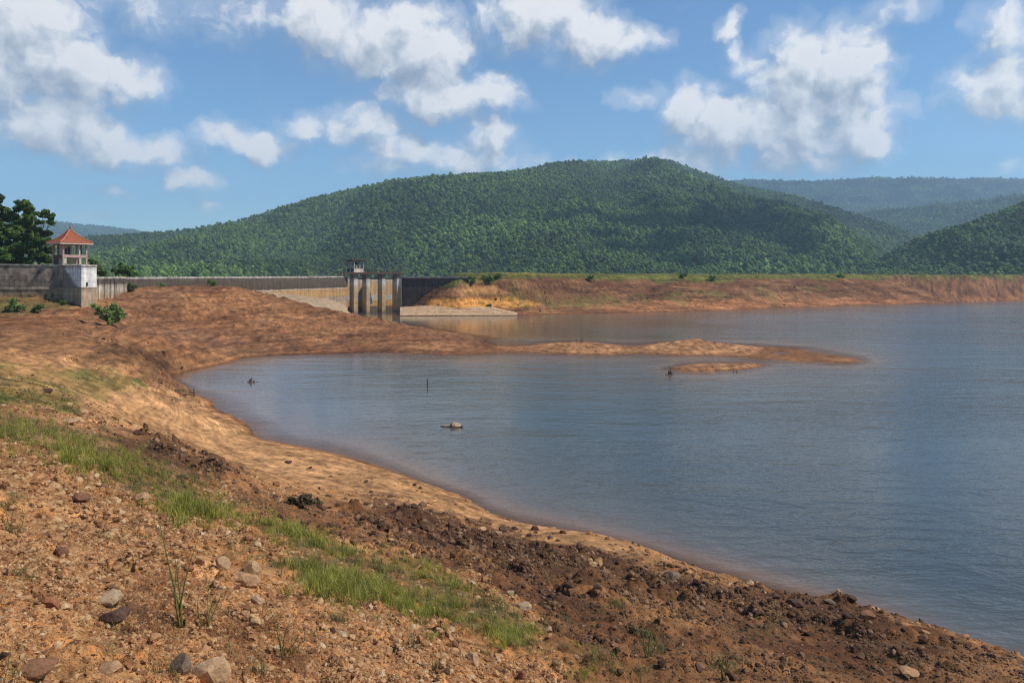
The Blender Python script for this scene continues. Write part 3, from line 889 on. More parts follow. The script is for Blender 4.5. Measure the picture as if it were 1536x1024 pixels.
# sloping pale apron along its foot
ap = MB(); rows = []
for k in range(25):
    f = k / 24
    Yb = 119 + (159 - 119) * f
    xb = dam0[0] + (dam1[0] - dam0[0]) * (Yb - dam0[1]) / (dam1[1] - dam0[1])
    zt = np.interp(Yb, [119, 128, 141, 153, 159], [6.05, 5.55, 4.45, 3.1, 1.7])
    ww = np.interp(Yb, [119, 128, 146, 154, 159], [5.0, 9, 8, 4.5, 1.2])
    rows.append([ap.bm.verts.new((xb - .3 + (ww + .3) * q, Yb - (1.5 + 2.5 * f) * q, zt * (1 - q) + (zt * .35 - .9) * q + dz)) for q, dz in ((0, 0), (.25, .03), (.5, .02), (.75, 0), (1, 0), (1, -1.5), (0, -1.5))])
for A, B in zip(rows, rows[1:]):
    for k in range(7): ap.bm.faces.new((A[k], B[k], B[(k + 1) % 7], A[(k + 1) % 7]))
ap.bm.faces.new(rows[0]); ap.bm.faces.new(rows[-1])
tag(ap.build('concrete_apron', m_apron), 'sloping pale concrete apron at the foot of the dam wall left of the gates', 'apron')

# ------------------------------------------------------------------ spillway gates (seen obliquely: local x runs along the deck, local y backwards)
gz = 8.5
GA_ = R(33)
go_ = Vector((*XY(521.5, 158.3), 0))
rt = empty('spillway_gate', go_, GA_); tag(rt, 'tall open spillway structure with four concrete piers under a thin rusty deck', 'spillway gate')


def along(px):
    """local x where the front line of the deck is seen at px"""
    k = (px - CX) / F
    return (k * go_.y - go_.x) / (math.cos(GA_) - k * math.sin(GA_))


xs = [(along(a), along(b)) for a, b in ((530.6, 537.2), (549.6, 555.2), (573.0, 578.4), (595.2, 601.6))]
for n_, (a, b) in enumerate(xs):
    dp = 2.4
    mb = MB(); mb.box(((a + b) / 2, dp / 2, 3.4), (b - a, dp, 9.4), 0, .04)
    mb.box(((a + b) / 2, dp / 2 - .02, 8.16), (b - a + .16, dp + .12, .18), 0, .03)
    mb.build('pier', m_pier, rt)
L_ = along(603.5)
mb = MB(); mb.box((L_ / 2 - .2, 1.2, 8.38), (L_ + .6, 3.2, .2), 0, .02); mb.box((L_ / 2 - .2, -.46, 8.31), (L_ + .6, .14, .34), 0, .02)
mb.build('deck', m_rust, rt)
mb = MB()
for k in range(15): mb.tube([(3.4 + (L_ - 3.4) * k / 14, -.3, 8.48), (3.4 + (L_ - 3.4) * k / 14, -.3, 9.1)], .022, 5)
for z in (8.8, 9.08): mb.tube([(3.4, -.3, z), (L_, -.3, z)], .02, 5)
mb.build('railing', m_rust, rt)
mb = MB(); mb.box(((xs[0][0] + xs[3][0]) / 2, 1.9, 7.15), (xs[3][0] - xs[0][0], .3, .26)); mb.build('tie_beam', m_dark, rt)
m_back = concrete('headwall_concrete', [(0, (.12, .09, .06)), (1.0, (.15, .11, .07)), (1.2, (.50, .29, .10)), (2.4, (.50, .30, .11)), (2.6, (.46, .43, .38)), (3.4, (.46, .41, .36)), (3.7, (.55, .34, .17)), (6.2, (.52, .33, .17)), (6.9, (.5, .42, .33)), (7.3, (.15, .12, .10))], .3, .25)  # dark foot and top rim are painted shade of the gap and beam
mb = MB(); mb.box((L_ / 2 + .5, 7.5, 2.55), (L_ + 9, .8, 9.2)); mb.build('headwall', m_back, rt)
m_leaf = simple('faded_gate_paint', (.55, .62, .66), .6, .25, 1.2)
m_leafd = simple('dark_gate_side', (.05, .055, .06), .7, .3)
g0x = along(566.5); mb = MB()
pr = [(g0x - .5, 5.7), (g0x + .1, 5.7), (g0x + .35, 4.2), (g0x + .95, 1.9), (g0x + .3, 1.5), (g0x - .5, 1.9)]
f_ = [mb.bm.verts.new((x, 4.9, z)) for x, z in pr]; b_ = [mb.bm.verts.new((x, 6.9, z)) for x, z in pr]
for k in range(6): mb.bm.faces.new((f_[k], f_[(k + 1) % 6], b_[(k + 1) % 6], b_[k]))
mb.bm.faces.new(f_[::-1]); mb.bm.faces.new(b_)
mb.build('gate_leaf', m_leaf, rt)
mb = MB()
for q in (0, .45, .9): mb.tube([(g0x - .95, 4.7, 1.7 + q * .2), (g0x - .75 + q * .5, 4.75, 5.4 - q * 2.4)], .26, 6)
mb.build('gate_arm', m_leafd, rt)

# control hut on the deck
hc = go_ + Matrix.Rotation(GA_, 3, 'Z') @ Vector((along(538.5), 2.1, 0))
rt = empty('control_hut', (hc.x, hc.y, gz - .01), GA_); tag(rt, 'small weathered control hut with a flat overhanging roof on the spillway deck', 'hut')
hw, hd = 1.0, 2.0
mb = MB(); mb.box((0, 0, 2.58), (2 * hw + 1.1, 2 * hd + .9, .17), 0, .02); mb.box((0, 0, 2.43), (2 * hw + .5, 2 * hd + .4, .12)); mb.box((-.6, -1.7, 2.76), (.5, .5, .2)); mb.build('roof', m_rust, rt)
m_hut = concrete('hut_concrete', [(8, (.62, .48, .39)), (9.3, (.58, .47, .39)), (9.5, (.36, .30, .26)), (11, (.42, .35, .30))], .3, .35, (8, 12))
for x in (-hw, hw):
    for y in (-hd, 0, hd): MB().box((x, y, 1.19), (.2, .2, 2.36)).build('post', m_hut, rt)
MB().box((0, -hd, .40), (2 * hw - .2, .12, .72)).build('parapet_panel', m_hut, rt)
for y in (-hd / 2, hd / 2): MB().box((-hw, y, .5), (.06, hd - .22, .9)).build('grille', m_leafd, rt)
mb = MB(); mb.box((.2, .6, 1.9), (.9, .6, .6)); mb.build('winch_box', m_leafd, rt)
for k, px in enumerate((512.5, 517)):
    y = 156.9 + k * .8; x = (px - CX) / F * y
    mb = MB(); mb.box((0, 0, .5), (.42, .36, 1.0), 0, .05); mb.box((0, 0, 1.02), (.5, .44, .08)); _b = mb.build('concrete_bollard', m_dark, None, (x, y, 7.70))
    tag(_b, ('short dark concrete bollard on the dam wall, farther from the control hut', 'short dark concrete bollard on the dam wall, right against the control hut')[k], 'bollard', 'bollards on the dam wall')

# right wing wall into the embankment
rt = empty('wing_wall', (0, 0, 0)); tag(rt, 'dark shaded concrete wing wall between the spillway piers and the earth embankment', 'wing wall')
w0, w1 = XY(602.0, 164.6), XY(701, 159.9)
wl = [(w0[0] + (w1[0] - w0[0]) * k / 6, w0[1] + (w1[1] - w0[1]) * k / 6) for k in range(7)]
wall_strip(MB(), wl, 1.2, -1.5, 7.3).build('wall', m_dark, rt)  # dark colour holds the shade of this face turned from the sun, plus streaks
wall_strip(MB(), [(p[0], p[1] - .06) for p in wl], .6, 7.303, 7.62).build('coping', m_cope, rt)
mb = MB()
for k in (3, 3.8, 4.6, 5.3):
    a = Vector(w0).lerp(Vector(w1), k / 6); mb.box((a.x, a.y - .02, 6.45 + (k % 1) * .1), (.13, .06, .13))
mb.build('drain_outlet', m_cope, rt)

# concrete steps right of the gates
rows = []; ap = MB()
for k in range(21):
    px = 600 + 176 * k / 20
    Yn = np.interp(px, [600, 690, 778], [148.6, 149.6, 150.2]); wv_ = np.interp(px, [600, 640, 700, 740, 776], [9.5, 8.4, 5.6, 4.8, 1.5]); zt = np.interp(px, [600, 640, 740, 776], [1.15, 1.45, 1.3, .3])
    x0, y0 = XY(px, Yn); x1, y1 = XY(px, Yn + wv_)
    rows.append([ap.bm.verts.new(p) for p in ((x0, y0, -1), (x0, y0, .13), (x0 + .25 * (x1 - x0), y0 + .25 * (y1 - y0), zt * .42), (x0 + .27 * (x1 - x0), y0 + .27 * (y1 - y0), zt * .52), (x0 + .6 * (x1 - x0), y0 + .6 * (y1 - y0), zt * .8), (x0 + .62 * (x1 - x0), y0 + .62 * (y1 - y0), zt * .9), (x1, y1, zt + .2), (x1, y1, -1))])
for A, B in zip(rows, rows[1:]):
    for k in range(8): ap.bm.faces.new((A[k], B[k], B[(k + 1) % 8], A[(k + 1) % 8]))
ap.bm.faces.new(rows[0]); ap.bm.faces.new(rows[-1])
m_steps = concrete('tan_concrete', [(0, (.30, .18, .095)), (.2, (.46, .29, .16)), (1.5, (.44, .28, .155))], .15, .45, (0, 3))
tag(ap.build('concrete_steps', m_steps), 'low pale concrete steps at the waterline right of the spillway', 'steps')

# ------------------------------------------------------------------ retaining wall, bastion and recessed wall on the left
A_, B_, C_, D_ = XY(95, 88), XY(122, 85), XY(145, 87.6), XY(118, 92.5)
rt = empty('retaining_wall', (0, 0, 0)); tag(rt, 'old dark stained retaining wall at the left edge beneath the trees', 'retaining wall')
lw = [XY(-330, 86), XY(-150, 86.5), XY(0, 87.2), (A_[0] - .02, A_[1] + .1)]
wall_strip(MB(), lw, 1.2, 2.5, [9.2, 9.2, 9.08, 8.98]).build('wall', m_lwall, rt)
wall_strip(MB(), [(p[0], p[1] - .08) for p in lw], .6, [9.203, 9.203, 9.083, 8.983], [9.36, 9.36, 9.24, 9.14]).build('coping', concrete('coping_lichen', [(0, (.36, .32, .27)), (10, (.36, .32, .27))], .3, .5), rt)
wall_strip(MB(), [(p[0], p[1] - .10) for p in lw[1:]], .1, 6.38, 6.55).build('ledge', m_lwall, rt)
mb = MB(); mb.prism([A_, B_, C_, D_, (A_[0] + .3, A_[1] + 4)], 2.5, 8.95)
bs = empty('bastion', (0, 0, 0)); tag(bs, 'whitewashed concrete bastion projecting from the wall below the pavilion', 'bastion')
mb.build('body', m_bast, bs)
cen = Vector(((A_[0] + B_[0] + C_[0] + D_[0]) / 4, (A_[1] + B_[1] + C_[1] + D_[1]) / 4))
grow = lambda p, k: tuple(cen + (Vector(p) - cen) * k)
MB().prism([grow(A_, 1.04), grow(B_, 1.04), grow(C_, 1.04), grow(D_, 1.04)], 8.953, 9.12).build('coping', m_cope, bs)
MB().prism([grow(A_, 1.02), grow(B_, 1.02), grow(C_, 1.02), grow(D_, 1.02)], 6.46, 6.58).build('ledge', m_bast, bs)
mb = MB(); q = Vector(B_).lerp(Vector(C_), .35); mb.box((q.x + .03, q.y, 6.95), (.12, .3, .4), .2); mb.build('drain_outlet', m_leafd, bs)
# recessed wall
r0, r1 = (C_[0] + .02, C_[1] + 1.2), (dam0[0] + .12, dam0[1] - .2)
r0 = XY(143, 90.5)
rt = empty('recessed_wall', (0, 0, 0)); tag(rt, 'streaked concrete wall set back between the white bastion and the long dam wall', 'wall')
rl = [(r0[0] + (r1[0] - r0[0]) * k / 6, r0[1] + (r1[1] - r0[1]) * k / 6) for k in range(7)]
wall_strip(MB(), rl, 1.2, 2.5, 7.5).build('wall', m_recess, rt)
wall_strip(MB(), [(p[0] + .06, p[1] - .04) for p in rl], .5, 7.503, 7.74).build('coping', m_cope, rt)
mb = MB()
for k in (.3, .62, .97):
    a = Vector(rl[0]).lerp(Vector(rl[-1]), k); mb.box((a.x + .08, a.y - .08, 5.0), (.3, .3, 4.0), .9)
mb.build('rib', m_recess, rt)

# ------------------------------------------------------------------ pavilion
TH = math.atan2(-.607, .795)              # direction of the front normal
fx = Vector((-math.sin(TH), math.cos(TH)))  # along the front face, to the right in the picture
pc = Vector(XY(105, 89.6))
rt = empty('pavilion', (pc.x, pc.y, 9.1), math.atan2(fx.y, fx.x))
rt.scale = (.83, .83, .96)
tag(rt, 'small open pavilion with a curved red tiled roof and finial standing on the bastion', 'pavilion')
hs = 1.52                                  # half side; local +x = right along the front, -y = outwards (front)
m_post = simple('pink_plaster', (.40, .26, .22), .85, .25, 4)
m_cream = simple('cream_plaster', (.50, .42, .33), .85, .2, 4)
m_brown = simple('brown_wood', (.10, .055, .04), .8, .3, 5)
MB().box((0, 0, .04), (2 * hs + .5, 2 * hs + .5, .14), 0, .02).build('floor_slab', m_cope, rt)
for x, y in ((-hs, -hs), (hs, -hs), (-hs, hs), (hs, hs)):
    MB().box((x, y, 1.28), (.22, .22, 2.36), 0, .02).build('post', m_post, rt)
for x, y in ((.62, -hs), (-hs, .1), (hs, .1)):
    MB().box((x, y, 1.28), (.16, .16, 2.36), 0, .015).build('post', m_cream if y < 0 else m_brown, rt)
mb = MB(); mb.box((0, -hs - .02, 1.08), (2 * hs + .24, .2, .34)); mb.box((0, hs, 1.08), (2 * hs - .24, .16, .3)); mb.box((hs, 0, 1.08), (.16, 2 * hs - .24, .3)); mb.build('beam', m_post, rt)
mb = MB(); mb.box((-hs, 0, 1.08), (.18, 2 * hs - .24, .3)); mb.box((-hs, .7, .5), (.08, 1.2, .85)); mb.build('beam', m_brown, rt)
mb = MB()
for s in (-1, 1): mb.box((0, s * hs, 2.52), (2 * hs + .3, .24, .16)); mb.box((s * hs, 0, 2.52), (.24, 2 * hs - .26, .16))
mb.build('beam', m_post, rt)
pw = MB().box((-.5, .35, 1.85), (1.75, .1, 1.2)).build('screen_wall', m_cream, rt)
mb = MB(); mb.box((-.42, .28, 1.72), (.26, .08, .72)); mb.box((-.02, .28, 1.78), (.34, .08, .95)); mb.build('window', m_leafd, pw)
pw2 = MB().box((-1.28, -hs, .55), (.34, .12, .75)).build('plinth', m_cream, rt)
MB().box((.72, -hs - .01, .5), (.22, .14, .8)).build('plinth', m_cream, rt)
for y, x0, x1 in ((-hs, -1.08, .55), (hs, -1.4, 1.4)):
    mb = MB()
    for z in (.35, .62, .86): mb.tube([(x0, y, z), (x1, y, z)], .03, 5)
    for k in range(9): mb.tube([(x0 + (x1 - x0) * k / 8, y, .1), (x0 + (x1 - x0) * k / 8, y, .86)], .018, 4)
    mb.build('railing', m_brown, rt)
# roof: concave pyramid with tile courses
m_tile, t, b = material('red_roof_tile')
tc = t.new('ShaderNodeTexCoord').outputs['Object']
s_ = t.new('ShaderNodeSeparateXYZ'); t.put(s_.inputs[0], tc)
wv1 = t.new('ShaderNodeTexWave', wave_type='BANDS', bands_direction='Z'); t.put(wv1.inputs['Vector'], tc); wv1.inputs['Scale'].default_value = 2.8; wv1.inputs['Distortion'].default_value = .6
wv2 = t.math('SINE', t.math('MULTIPLY', t.math('ADD', s_.outputs[0], s_.outputs[1]), 24))
nz = t.noise(tc, 3.5, 6, .65)
cc = t.mix(nz, (.24, .058, .026), (.42, .13, .06))
cc = t.mix(t.maprange(t.noise(tc, 1.5, 4, .6), .55, .75), cc, (.14, .06, .04))
setp(b, t, cc, .75, .3, t.bump(t.math('ADD', wv1.outputs['Fac'], t.math('MULTIPLY', wv2, .4)), .8, .05))
e = 2.22; prof = [(1.0, 0), (.80, .20), (.6, .46), (.42, .78), (.26, 1.12), (.13, 1.42), (.04, 1.62)]
mb = MB(); rings = []
for q, z in prof:
    r = e * q; n = 8
    ring = []
    for sx_, sy_, dx_, dy_ in ((-1, -1, 1, 0), (1, -1, 0, 1), (1, 1, -1, 0), (-1, 1, 0, -1)):
        for k in range(n):
            u = 2 * r * k / n
            lift = .06 * q * abs(2 * k / n - 1) ** 3
            ring.append(mb.bm.verts.new((sx_ * r + dx_ * u, sy_ * r + dy_ * u, z + lift)))
    rings.append(ring)
for A, B in zip(rings, rings[1:]):
    for k in range(len(A)): mb.bm.faces.new((A[k], A[(k + 1) % len(A)], B[(k + 1) % len(A)], B[k]))
mb.bm.faces.new(rings[-1])
roof = mb.build('roof', m_tile, rt, (0, 0, 2.66))
for sx_, sy_ in ((-1, -1), (1, -1), (1, 1), (-1, 1)):
    MB().tube([(sx_ * e * q * .995, sy_ * e * q * .995, z + .06 * q + .05) for q, z in prof], [.075] * 7, 6).build('ridge_cap', simple('ridge_tile', (.46, .17, .085), .7), roof)
MB().tube([(0, 0, 1.55), (0, 0, 1.75), (0, 0, 1.8), (0, 0, 1.95), (0, 0, 2.02), (0, 0, 2.35)], [.2, .15, .09, .13, .06, .025], 8).build('finial', m_tile, roof)
mb = MB()
for s in (-1, 1): mb.box((0, s * (e - .06), -.07), (2 * e - .06, .06, .16)); mb.box((s * (e - .06), 0, -.07), (.06, 2 * e - .2, .16))
mb.box((0, 0, -.04), (2 * e - .3, 2 * e - .3, .04))
mb.build('fascia', m_cream, roof)


# ------------------------------------------------------------------ trees and shrubs
def leaf_quads(cs, n, size, r, flat=.75, up=.3, aspect=1.6):
    """n small leaf faces spread through blobs (centre, radius)"""
    w = np.array([s ** 2.4 for _, s in cs]); w /= w.sum()
    k = r.choice(len(cs), n, p=w)
    c = np.array([c for c, _ in cs])[k]; s = np.array([s for _, s in cs])[k]
    d = r.normal(size=(n, 3)); d /= np.linalg.norm(d, axis=1)[:, None]
    rad = r.uniform(.35, 1.08, n) ** .6
    p = c + d * (s * rad)[:, None] * np.array([1, 1, flat])
    nrm = d * .6 + r.normal(size=(n, 3)) * .6 + np.array([0, 0, up]); nrm /= np.linalg.norm(nrm, axis=1)[:, None]
    u = np.cross(nrm, r.normal(size=(n, 3))); u /= np.linalg.norm(u, axis=1)[:, None] + 1e-9
    v = np.cross(nrm, u)
    q = size * r.uniform(.6, 1.35, n)[:, None]
    V = np.stack([p - v * q * aspect * .5, p + u * q * .5, p + v * q * aspect * .5, p - u * q * .5], 1).reshape(-1, 3)
    return V, np.arange(4 * n).reshape(-1, 4)


m_bark = simple('bark', (.09, .065, .045), .95, .35, 6, bump=.6)


def tree(name, label, cat, loc_, h, blobs, nleaf, leaf, mat, seed, trunk_r=.2, trunk_h=.5, group=None):
    """blobs: (dx, dy, dz, radius) of the foliage clumps in metres over the base"""
    r = np.random.default_rng(seed)
    rt = empty(name, loc_, 0); tag(rt, label, cat, group)
    mb = MB()
    top = Vector((r.uniform(-.2, .2), r.uniform(-.2, .2), h * trunk_h))
    mb.tube([(0, 0, -.4), (0, 0, .15), top * .5 + Vector((.06, .03, 0)), top], [trunk_r * 1.5, trunk_r, trunk_r * .8, trunk_r * .55], 7)
    for x, y, z, s in blobs:
        q = Vector((x, y, z)); st_ = top * r.uniform(.45, .95)
        mid = st_.lerp(q, .55) + Vector((0, 0, -.12 * (q - st_).length))
        mb.tube([st_, mid, q], [trunk_r * .4, trunk_r * .25, trunk_r * .1], 5)
    mb.build('trunk', m_bark, rt, smooth=True)
    cs = []
    for x, y, z, s in blobs:
        c = np.array([x, y, z]); cs.append((c, s * .62))
        for k in range(5):
            d = r.normal(size=3); d /= np.linalg.norm(d); d[2] *= .7
            cs.append((c + d * s * r.uniform(.5, 1.0), s * r.uniform(.32, .52)))
    V, Fq = leaf_quads(cs, nleaf, leaf, r)
    link('crown', np_mesh('crown', V, Fq, False), mat, rt)
    return rt


m_tleaf = leaf_mat('tree_leaves', (.035, .085, .012), (.12, .19, .03), .25)
m_tleaf2 = leaf_mat('bright_leaves', (.07, .15, .018), (.17, .26, .04), .25)
m_sleaf = leaf_mat('shrub_leaves', (.07, .12, .025), (.17, .23, .06), .25)


def at(px, py, Y):                                   # offset helper: photo spot at depth Y
    return Vector(P(px, py, Y))


def blobs_px(base, lst, Y):
    """clumps given by photo spot + radius in px at depth ~Y, seated around the base"""
    out = []
    for px, py, rad, dy in lst:
        p = Vector(P(px, py, Y + dy)) - Vector(base); out.append((p.x, p.y, p.z, rad / F * (Y + dy)))
    return out


b0 = Vector((*XY(22, 97), 8.4))
tree('broadleaf_tree', 'tall dark green tree with a ragged top behind the retaining wall', 'tree', b0, 10,
     blobs_px(b0, [(38, 305, 11, 0), (28, 312, 9, 1), (46, 316, 9, -1), (12, 322, 16, 1), (35, 335, 16, -1), (20, 350, 18, -2), (48, 352, 14, 1), (5, 345, 18, 2), (30, 372, 18, -2.5), (8, 375, 18, -2), (52, 378, 13, 0), (44, 326, 9, -1.5), (40, 392, 12, -2), (15, 395, 14, -2)], 97), 15000, .27, m_tleaf, 5, .28)
b0 = Vector((*XY(-22, 96), 8.4))
tree('broadleaf_tree', 'large leafy tree cut by the left edge of the picture', 'tree', b0, 9,
     blobs_px(b0, [(-2, 300, 9, 0), (-12, 310, 14, 0), (-30, 325, 20, 0), (-5, 335, 14, -1), (-40, 350, 22, 0), (-12, 362, 18, -2), (-30, 380, 20, -1), (-60, 340, 20, 0), (-65, 370, 22, 1), (-5, 390, 14, -3)], 96), 11000, .27, m_tleaf, 6, .26)
b0 = Vector((*XY(58, 94), 8.6))
tree('broadleaf_tree', 'smaller tree with an open leaning bough right beside the pavilion', 'tree', b0, 8,
     blobs_px(b0, [(70, 318, 7, 0), (76, 325, 7, 0), (64, 323, 7, 1), (77, 334, 6, 0), (58, 333, 6, -1), (70, 350, 9, 1), (64, 364, 11, -1), (72, 376, 9, 1), (62, 385, 11, -1), (73, 391, 8, 0), (52, 365, 9, -1), (55, 345, 7, 0), (71, 362, 8, 0)], 94), 8500, .24, m_tleaf, 7, .17, .6)
b0 = Vector((*XY(5, 92), 8.6))
tree('leafy_shrub', 'bright green shrub peeping over the retaining wall under the trees', 'shrub', b0, 3,
     blobs_px(b0, [(4, 377, 9, 0), (10, 386, 9, 0), (-2, 390, 9, 0)], 92), 1600, .2, m_tleaf2, 8, .1)
b0 = Vector((*XY(143, 97), 6.4))
tree('leafy_shrub', 'dark green bush just behind the bastion on its right side', 'shrub', b0, 3.5,
     blobs_px(b0, [(140, 397, 9, 0), (148, 404, 9, 0), (135, 404, 10, 0), (152, 410, 7, 0), (137, 391, 5, 0)], 97), 2200, .2, m_tleaf, 9, .1)
b0 = Vector((*XY(188, 112), 6.2))
tree('round_bush', 'round bright green bush standing behind the recessed wall', 'bush', b0, 3.4,
     blobs_px(b0, [(185, 402, 9, 0), (194, 406, 9, 0), (177, 407, 8, 0), (188, 410, 10, 0), (201, 411, 6, 0), (183, 397, 5, 0)], 112), 2600, .2, m_tleaf2, 10, .1)


def bush_at(px, py, wpx, hpx, label, mat, seed, leaf=.16, n=900, name='shrub', cat='shrub', group=None, extra=None):
    """a shrub whose foot is on the ground seen at (px, py)"""
    b = G(px, py); Y = b.y
    r = random.Random(seed)
    ls = extra or [(px + r.uniform(-.3, .3) * wpx, py - hpx * r.uniform(.25, .8), wpx * r.uniform(.2, .32), r.uniform(-.25, .25) * wpx / F * Y) for _ in range(6)]
    return tree(name, label, cat, b, hpx / F * Y, blobs_px(b, ls, Y), n, leaf, mat, seed, max(.012, wpx / F * Y * .02), .5, group)


bush_at(168, 488, 50, 40, 'green shrub growing on the bare slope in front of the bastion', m_sleaf, 21, .17, 2600,
        extra=[(172, 462, 9, 0), (180, 467, 9, .3), (165, 468, 9, -.3), (174, 475, 10, 0), (184, 474, 7, .2), (146, 463, 6, .2), (150, 470, 7, .3), (141, 458, 5, .2), (158, 476, 8, 0), (168, 480, 9, -.3), (160, 462, 4, 0)])
bush_at(18, 468, 30, 20, 'low dark shrub at the left edge below the retaining wall', m_sleaf, 22, .15, 1300)
bush_at(56, 468, 18, 12, 'sparse small shrub on the slope below the retaining wall', m_sleaf, 23, .13, 500)
bush_at(97, 458, 14, 8, 'tiny green shrub at the foot of the bastion', m_tleaf2, 24, .12, 350)
bush_at(197, 437, 22, 11, 'small shrub at the corner where the recessed wall ends', m_sleaf, 25, .15, 600)
bush_at(240, 429, 14, 6, 'low green tuft on the crest of the bare peninsula near the dam wall', m_tleaf2, 26, .13, 300)
bush_at(318, 429, 16, 9, 'green bush at the peninsula crest in front of the dam wall', m_tleaf2, 27, .15, 400)
for k, (px, py, w, h, lb) in enumerate([(707, 425, 14, 13, 'green shrub at the embankment end beside the wing wall'), (733, 424, 20, 14, 'dark rounded shrub on the embankment near the wing wall'), (748, 416, 10, 6, 'small green shrub on the crest right of the dark rounded shrub'),
                                        (887, 423, 12, 13, 'upright shrub on the embankment crest left of the long grassy stretch'), (1071, 421, 14, 9, 'rounded bright shrub on the embankment right of the grassy stretch'), (1025, 417, 14, 7, 'flat shrub on the grassy stretch of the embankment'),
                                        (734, 461, 7, 6, 'tiny dark plant on the ochre ledge of the embankment'), (1260, 416, 14, 6, 'low green shrub on the crest toward the right end of the embankment')]):
    bush_at(px, py, w, h, lb, m_sleaf if k in (1, 3, 6) else m_tleaf2, 40 + k, .22, 420)

# ------------------------------------------------------------------ stones
def rock_np(seed, sub=2, flat=.65, cuts=11):
    r = np.random.default_rng(seed)
    V, Fc = ICO2 if sub == 2 else ICO1
    v = V.copy()
    for k in range(cuts):
        n = r.normal(size=3); n /= np.linalg.norm(n)
        d = r.uniform(.50, .85)
        v -= np.maximum(v @ n - d, 0)[:, None] * n
    v += r.normal(size=v.shape) * (.018 if sub == 2 else .03)
    v *= np.array([1, r.uniform(.6, .95), flat * r.uniform(.75, 1.15)])
    v /= np.abs(v).max(0)[0]
    return v, Fc


def rock_mesh(seed, sub=2, flat=.65, cuts=11):
    v, Fc = rock_np(seed, sub, flat, cuts)
    return np_mesh('stone', v, Fc, False, 3)


def stone_mat(name, stops, scale=6., rough=.9):
    m, t, b = material(name)
    oi = t.new('ShaderNodeObjectInfo').outputs['Random']
    tc = t.new('ShaderNodeTexCoord').outputs['Object']
    ps = t.new('ShaderNodeNewGeometry').outputs['Position']
    c = t.ramp(oi, stops)
    n = t.noise(ps, scale * 3, 6, .65); n2 = t.noise(ps, scale * 14, 4, .6)
    f = t.math('MULTIPLY', t.maprange(n, .3, .7, .68, 1.25), t.maprange(n2, .3, .7, .8, 1.2))
    cs = t.vmath('SCALE', c); t.put(cs.node.inputs['Scale'], f)
    setp(b, t, cs, rough, .2, t.bump(t.math('ADD', n, t.math('MULTIPLY', n2, .4)), .5, .02))
    return m


m_st_ochre = stone_mat('ochre_stone', [(0, (.13, .055, .026)), (.2, (.25, .115, .048)), (.45, (.35, .175, .075)), (.7, (.42, .235, .105)), (.92, (.45, .28, .14)), (1, (.50, .36, .21))])
m_st_dark = stone_mat('dark_clod', [(0, (.048, .026, .015)), (.35, (.09, .047, .025)), (.7, (.145, .076, .039)), (.92, (.21, .115, .065)), (1, (.33, .20, .115))])
m_st_pale = stone_mat('pale_pebble', [(0, (.10, .06, .04)), (.5, (.32, .20, .115)), (1, (.50, .36, .23))])
pb_ochre = protos('ochre_pebble', [rock_mesh(300 + k, 1, .5, 8) for k in range(8)], m_st_ochre)
pb_dark = protos('dark_pebble', [rock_mesh(320 + k, 1, .72, 8) for k in range(8)], m_st_dark)
pb_pale = protos('beach_pebble', [rock_mesh(340 + k, 1, .6, 8) for k in range(5)], m_st_pale)


def zidx(p):
    a = np.arctan2(p[:, 0], p[:, 1]); r = np.log(np.hypot(p[:, 0], p[:, 1]))
    i = np.clip(np.searchsorted(lr, r), 0, nr - 1)
    j = np.clip(np.searchsorted(AZ, a), 0, nc - 1)
    return i, j


def sample_ground(n, x0, x1, y0, y1):
    px = rng.uniform(x0, x1, n); py = rng.uniform(y0, y1, n)
    p, ok = G_many(px, py)
    return p[ok]


def sizes(n, lo, hi, a=1.7):
    u = rng.random(n)
    return lo * (1 - u * (1 - (lo / hi) ** a)) ** (-1 / a)


def rand_rot(n, tilt=.35):
    return np.stack([rng.normal(0, tilt, n), rng.normal(0, tilt, n), rng.uniform(0, 6.283, n)], -1)


def stones_scatter(name, lab, pts, s, coll, k):
    n = len(pts)
    p = pts.copy(); p[:, 2] += s * rng.uniform(-.25, .15, n)
    scl = np.stack([s, s * rng.uniform(.7, 1.1, n), s * rng.uniform(.7, 1.2, n)], -1)
    tag(scatter(name, p, rand_rot(n), scl, rng.integers(0, k, n), coll), lab, 'gravel', kind='stuff')


p = sample_ground(330000, -80, 1620, 560, 1110)
i, j = zidx(p)
dk = Z_dark[i, j]; cl_ = Z_clod[i, j]; gr_ = Z_grass[i, j]; pl = Z_pale[i, j]; gf = Z_gfar[i, j]
Yp = p[:, 1]; zp = p[:, 2]
u = rng.random(len(p))
lump = np.clip(.55 + 1.1 * fbm(p[:, 0] / 1.1, p[:, 1] / 1.1, 3, 600), .08, 1)
w_o = (1 - dk) * (1 - .75 * gr_) * (1 - pl) * (1 - gf) * lump * (zp > .05) * sstep(32, 10, Yp)
k = u < w_o * .85
s = np.clip(sizes(k.sum(), 2.2, 17, 1.9) / 2 * Yp[k] / F, .004, .14)
stones_scatter('gravel', 'ochre and tan angular gravel strewn over the foreground slope', p[k], s, pb_ochre, 8)
u = rng.random(len(p))
k = u < (dk * (.30 + .6 * cl_) * lump * (zp > .03) * .9 + .012 * (zp > .03) * (Yp < 30))
s = np.clip(sizes(k.sum(), 2.2, 15, 1.8) / 2 * Yp[k] / F, .006, .20)
stones_scatter('rubble', 'dark brown rubble and clods in a band above the pale beach', p[k], s, pb_dark, 8)
u = rng.random(len(p))
k = u < (pl * .035 * (zp > .03))
s = np.clip(sizes(k.sum(), 1.2, 5, 1.8) / 2 * Yp[k] / F, .008, .12)
stones_scatter('pebbles', 'scattered pebbles on the pale beach strip along the water', p[k], s, pb_pale, 5)
